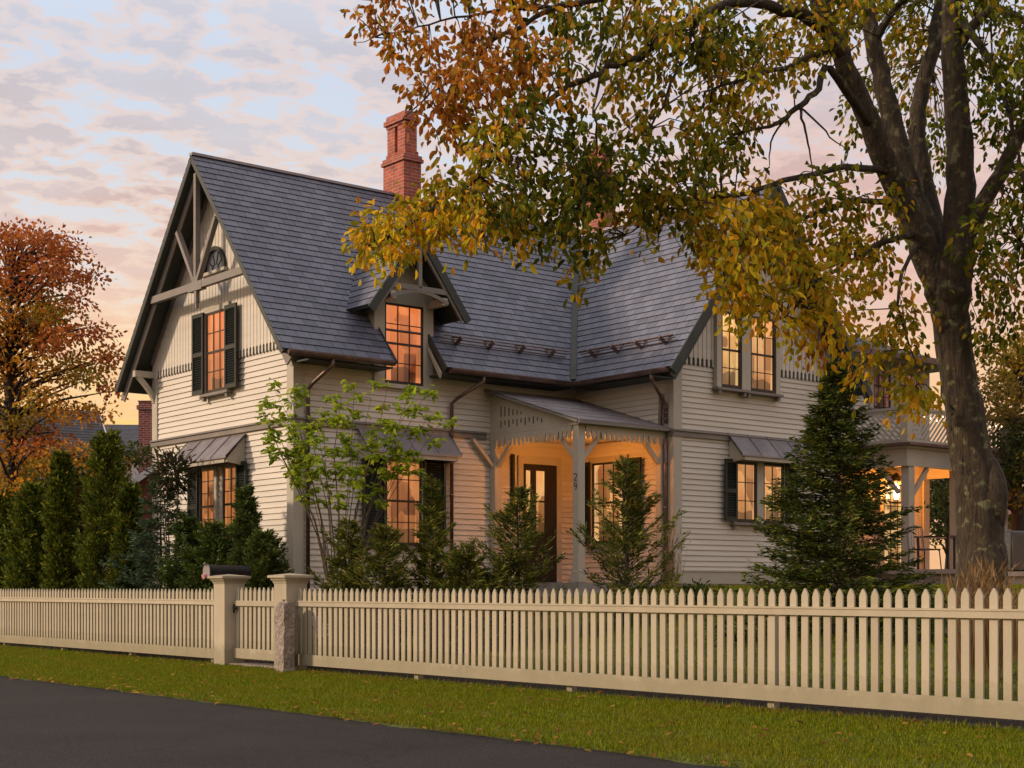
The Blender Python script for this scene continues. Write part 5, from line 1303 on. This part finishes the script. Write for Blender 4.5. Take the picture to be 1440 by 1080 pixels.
# low terrace wall at right
w0=at(1400,812,26.0); 
mb=MB(); mb.box(0,9,0,.4,-.4,.32); mb.box(-.05,9,-.05,.45,.32,.40); o=mb.build('garden_wall',M['patio']); o.location=(w0.x,w0.y,H-.1); o.rotation_euler=(0,0,-.05); tag(o,'low pale stone garden wall at the right beyond the tree','wall')
w0=at(1395,742,44.0)
o=empty('board_fence',(w0.x,w0.y,H),-.03,'weathered board fence far right beyond the terrace','fence')
mb=MB()
for k in range(40): mb.box(k*.16,k*.16+.145,0,.03,-.2,1.75)
mb.build('boards',M['wood'],o)
mb=MB(); mb.box(0,6.4,-.05,0,1.3,1.4); mb.build('rail',M['wood'],o)

# ------------------------------------------------------------------ neighbouring houses
def simple_house(name,label,p,rz,W_,D_,hw,hr,wall,roofm,wins=(),ov=.3,chim=None):
    o=empty(name,p,rz,label,'house')
    mb=MB(); mb.box(0,W_,0,D_,-.5,hw)
    mb.poly([(0.0,0.0,hw),(0,D_,hw),(0,D_/2,hr)]); mb.poly([(W_,0,hw),(W_,D_,hw),(W_,D_/2,hr)]); mb.build('wall',wall,o)
    sl_=(hr-hw)/(D_/2); c_=1/math.hypot(1,sl_); s_=sl_*c_
    rb_=MB(); L_=(D_/2+ov)/c_
    slates(rb_,(0,-ov,hw-ov*sl_+.05),(1,0,0),(0,c_,s_),L_,lambda s,i:[(-ov,W_+ov)],ex=.2)
    slates(rb_,(0,D_+ov,hw-ov*sl_+.05),(1,0,0),(0,-c_,s_),L_,lambda s,i:[(-ov,W_+ov)],ex=.2)
    rf_=rb_.build('roof',roofm,o)
    for s in (-ov,W_+ov):
        for a in (-ov,D_+ov):
            m_=MB(); m_.beam((s,a,hw-ov*sl_-.03),(s,D_/2,hr-.03),.05,.18); m_.build('rake_board',M['white'],o)
    if chim:
        m_=MB(); (a,b_,c__,d,e)=chim; m_.box(a,a+b_,c__,c__+b_,d,e-.25); m_.box(a-.06,a+b_+.06,c__-.06,c__+b_+.06,e-.25,e-.1); m_.box(a,a+b_,c__,c__+b_,e-.1,e); m_.build('chimney',M['brick2'],rf_)
    for (x,z,w_,h_) in wins:
        m_=MB(); m_.box(x-.08,x+w_+.08,-.06,0,z-.08,z+h_+.08); q=m_.build('window',M['white'],o)
        m_=MB(); m_.poly([(x,-.065,z),(x+w_,-.065,z),(x+w_,-.065,z+h_),(x,-.065,z+h_)]); m_.build('pane',M['pane_dark'],q)
    return o
# red cottage seen behind the gable's left edge: its gable rakes upward to the right
YR=46.0; pR=at(188,684,YR); 
# rake rises to the right: build with the gable end facing the camera
ro_=simple_house('red_cottage','dark red cottage with white rake board and brick chimney just left of the house',(pR.x-.2,pR.y,H-.3),R(90)-R(90)+R(-20),5.2,7.0,pR.z-H+.3,pR.z-H+2.9,M['red'],M['dark_roof'])
ro_.rotation_euler=(0,0,R(-90+12)); ro_.location=(pR.x-1.25,pR.y+5.0,H-.3)
bpy.data.objects.remove(ro_,do_unlink=True) if False else None
# chimney of the cottage as its own roof child
pc=at(208,640,YR+1.5); 
m_=MB(); m_.box(-.24,.24,-.24,.24,-1.6,z_:=at(208,566,YR+1.5).z-pc.z); m_.box(-.29,.29,-.29,.29,z_-.25,z_-.12); m_.box(-.26,.26,-.26,.26,z_,z_+.03)
ch=m_.build('chimney',M['brick2'],ro_)
bpy.context.view_layer.update()
ch.matrix_parent_inverse=ro_.matrix_world.inverted(); ch.location=pc
# long dark roofed building
pL=at(60,640,70); simple_house('far_building','long low far building with a dark roof behind the arborvitae',(pL.x,pL.y,H-.2),R(4),8.6,8,pL.z-H+.2,at(60,598,74).z-H+.2,M['white'],M['dark_roof'],wins=((1.0,2.0,1,1.4),(4,2.0,1,1.4)))
# white house behind the maple
pW=at(32,640,64); simple_house('white_house','white gabled house half hidden behind the autumn maple',(pW.x-1,pW.y,H-.2),R(30),4.6,5,6.0,8.3,M['white'],M['dark_roof'],wins=((.8,3.6,.8,1.3),(2.6,3.6,.8,1.3),(1.6,1,.8,1.3)))
pB=at(1415,722,60); simple_house('brown_house','low brick coloured house with brown roof at the far right',(pB.x,pB.y,H-.2),R(-4),9,8,pB.z-H+.2,at(1415,686,64).z-H+.2,M['brick2'],M['wood'],wins=((1.2,1,1,1.2),))
for o in list(bpy.data.objects):
    if o.name.startswith('window') and o.parent and o.parent.name in(): pass

# ------------------------------------------------------------------ camera
cam=bpy.data.cameras.new('camera'); co=bpy.data.objects.new('camera',cam); col.objects.link(co); sc.camera=co
co.location=(0,0,H); co.rotation_euler=(R(90),0,0); cam.sensor_width=36; cam.lens=36*F/1440; cam.shift_y=(HY-540)/1440; cam.clip_end=3000; cam.clip_start=.1

# ------------------------------------------------------------------ light and sky
SUN_AZ=math.atan2(*(lambda d:(d[0],d[1]))((-0.98,0.05)))   # compass angle from +Y
SUN_EL=R(24)
sd=Vector((-0.985*math.cos(SUN_EL),-0.08*math.cos(SUN_EL),math.sin(SUN_EL))).normalized()
l=bpy.data.lights.new('sun','SUN'); l.energy=3.7; l.angle=R(5); l.color=(1.0,.77,.55)
so=bpy.data.objects.new('sun',l); col.objects.link(so); so.rotation_euler=sd.to_track_quat('Z','Y').to_euler(); so.location=(-20,0,20)
wd=bpy.data.worlds.new('World'); sc.world=wd; wd.use_nodes=True; nt=wd.node_tree; L=nt.links.new
bg=nt.nodes['Background']
sky=N(nt,'ShaderNodeTexSky',sky_type='NISHITA'); sky.sun_disc=False; sky.sun_elevation=R(8); sky.sun_rotation=math.atan2(sd.x,sd.y)
tc=N(nt,'ShaderNodeTexCoord'); sp=N(nt,'ShaderNodeSeparateXYZ'); L(tc.outputs['Generated'],sp.inputs[0])
zc_=N(nt,'ShaderNodeMath',operation='MAXIMUM'); L(sp.outputs[2],zc_.inputs[0]); zc_.inputs[1].default_value=0.0
za=N(nt,'ShaderNodeMath',operation='ADD'); L(zc_.outputs[0],za.inputs[0]); za.inputs[1].default_value=0.10
def div(a):
    d=N(nt,'ShaderNodeMath',operation='DIVIDE'); L(a,d.inputs[0]); L(za.outputs[0],d.inputs[1]); return d.outputs[0]
cv=N(nt,'ShaderNodeCombineXYZ'); L(div(sp.outputs[0]),cv.inputs[0]); L(div(sp.outputs[1]),cv.inputs[1])
mp=N(nt,'ShaderNodeMapping'); L(cv.outputs[0],mp.inputs['Vector']); mp.inputs['Rotation'].default_value=(0,0,R(-20)); mp.inputs['Scale'].default_value=(1.0,1.0,1)
n1=N(nt,'ShaderNodeTexNoise'); n1.inputs['Scale'].default_value=8.5; n1.inputs['Detail'].default_value=9; n1.inputs['Roughness'].default_value=.58; n1.inputs['Distortion'].default_value=.15; L(mp.outputs[0],n1.inputs['Vector'])
n2=N(nt,'ShaderNodeTexNoise'); n2.inputs['Scale'].default_value=1.0; n2.inputs['Detail'].default_value=5; L(mp.outputs[0],n2.inputs['Vector'])
grad=ramp(nt,[(0.0,(1.1,.56,.12)),(0.10,(1.15,.66,.18)),(0.155,(1.1,.76,.40)),(0.19,(.88,.74,.66)),(0.25,(.74,.76,.82)),(0.33,(.66,.74,.88)),(0.42,(.75,.82,.95)),(1.0,(1.05,1.0,1.0))]); L(zc_.outputs[0],grad.inputs['Fac'])
cloud=ramp(nt,[(0.0,(1.0,.50,.16)),(0.10,(1.0,.52,.20)),(0.15,(.98,.47,.26)),(0.20,(.82,.45,.33)),(0.27,(.60,.43,.40)),(0.34,(.53,.43,.44)),(0.42,(.72,.62,.62)),(1.0,(1.05,.95,.92))]); L(zc_.outputs[0],cloud.inputs['Fac'])
hi=ramp(nt,[(0.0,(1.0,.72,.34)),(0.1,(1.05,.66,.36)),(0.22,(1.0,.68,.50)),(0.4,(.88,.70,.66)),(1,(1.3,1.2,1.2))]); L(zc_.outputs[0],hi.inputs['Fac'])
rc=ramp(nt,[(0.44,(0,0,0)),(0.56,(1,1,1))]); L(n1.outputs['Fac'],rc.inputs['Fac'])
rh=ramp(nt,[(0.42,(0,0,0)),(0.49,(1,1,1)),(0.56,(.15,.15,.15))]); L(n1.outputs['Fac'],rh.inputs['Fac'])
r2_=ramp(nt,[(0.36,(.12,.12,.12)),(0.60,(1,1,1))]); L(n2.outputs['Fac'],r2_.inputs['Fac'])
m1=N(nt,'ShaderNodeMix',data_type='RGBA'); L(grad.outputs['Color'],m1.inputs[6]); L(cloud.outputs['Color'],m1.inputs[7])
mf=N(nt,'ShaderNodeMath',operation='MULTIPLY'); L(rc.outputs['Color'],mf.inputs[0]); L(r2_.outputs['Color'],mf.inputs[1]); mf2=N(nt,'ShaderNodeMath',operation='MULTIPLY'); L(mf.outputs[0],mf2.inputs[0]); mf2.inputs[1].default_value=.85; L(mf2.outputs[0],m1.inputs['Factor'])
m2=N(nt,'ShaderNodeMix',data_type='RGBA'); L(m1.outputs[2],m2.inputs[6]); L(hi.outputs['Color'],m2.inputs[7]); mh=N(nt,'ShaderNodeMath',operation='MULTIPLY'); L(rh.outputs['Color'],mh.inputs[0]); mh.inputs[1].default_value=.62; L(mh.outputs[0],m2.inputs['Factor'])
px_=N(nt,'ShaderNodeMapRange'); L(sp.outputs[0],px_.inputs['Value']); px_.inputs['From Min'].default_value=-.12; px_.inputs['From Max'].default_value=.22; px_.inputs['To Min'].default_value=0; px_.inputs['To Max'].default_value=.6
pz_=N(nt,'ShaderNodeMapRange'); L(sp.outputs[2],pz_.inputs['Value']); pz_.inputs['From Min'].default_value=.40; pz_.inputs['From Max'].default_value=.2; pz_.inputs['To Min'].default_value=0; pz_.inputs['To Max'].default_value=1
pm_=N(nt,'ShaderNodeMath',operation='MULTIPLY'); L(px_.outputs[0],pm_.inputs[0]); L(pz_.outputs[0],pm_.inputs[1])
pn_=N(nt,'ShaderNodeMath',operation='MULTIPLY'); L(pm_.outputs[0],pn_.inputs[0]); L(n2.outputs['Fac'],pn_.inputs[1]); pn2=N(nt,'ShaderNodeMath',operation='MULTIPLY'); L(pn_.outputs[0],pn2.inputs[0]); pn2.inputs[1].default_value=1.7
m3=N(nt,'ShaderNodeMix',data_type='RGBA'); L(pn2.outputs[0],m3.inputs['Factor']); L(m2.outputs[2],m3.inputs[6]); m3.inputs[7].default_value=(.82,.44,.36,1)
sc1=N(nt,'ShaderNodeVectorMath',operation='SCALE'); L(sky.outputs[0],sc1.inputs[0]); sc1.inputs['Scale'].default_value=.02
sc2=N(nt,'ShaderNodeVectorMath',operation='SCALE'); L(m3.outputs[2],sc2.inputs[0]); sc2.inputs['Scale'].default_value=1.0
bk=N(nt,'ShaderNodeMapRange'); L(sp.outputs[1],bk.inputs['Value']); bk.inputs['From Min'].default_value=.6; bk.inputs['From Max'].default_value=-.8; bk.inputs['To Min'].default_value=.92; bk.inputs['To Max'].default_value=1.02
L(bk.outputs[0],sc2.inputs['Scale'])
ad=N(nt,'ShaderNodeVectorMath',operation='ADD'); L(sc1.outputs[0],ad.inputs[0]); L(sc2.outputs[0],ad.inputs[1])
L(ad.outputs[0],bg.inputs['Color']); bg.inputs['Strength'].default_value=1.0
sc.view_settings.view_transform='Standard'; sc.view_settings.look='None'; sc.view_settings.gamma=1; sc.view_settings.exposure=0.0
sc.cycles.max_bounces=6; sc.cycles.use_denoising=True
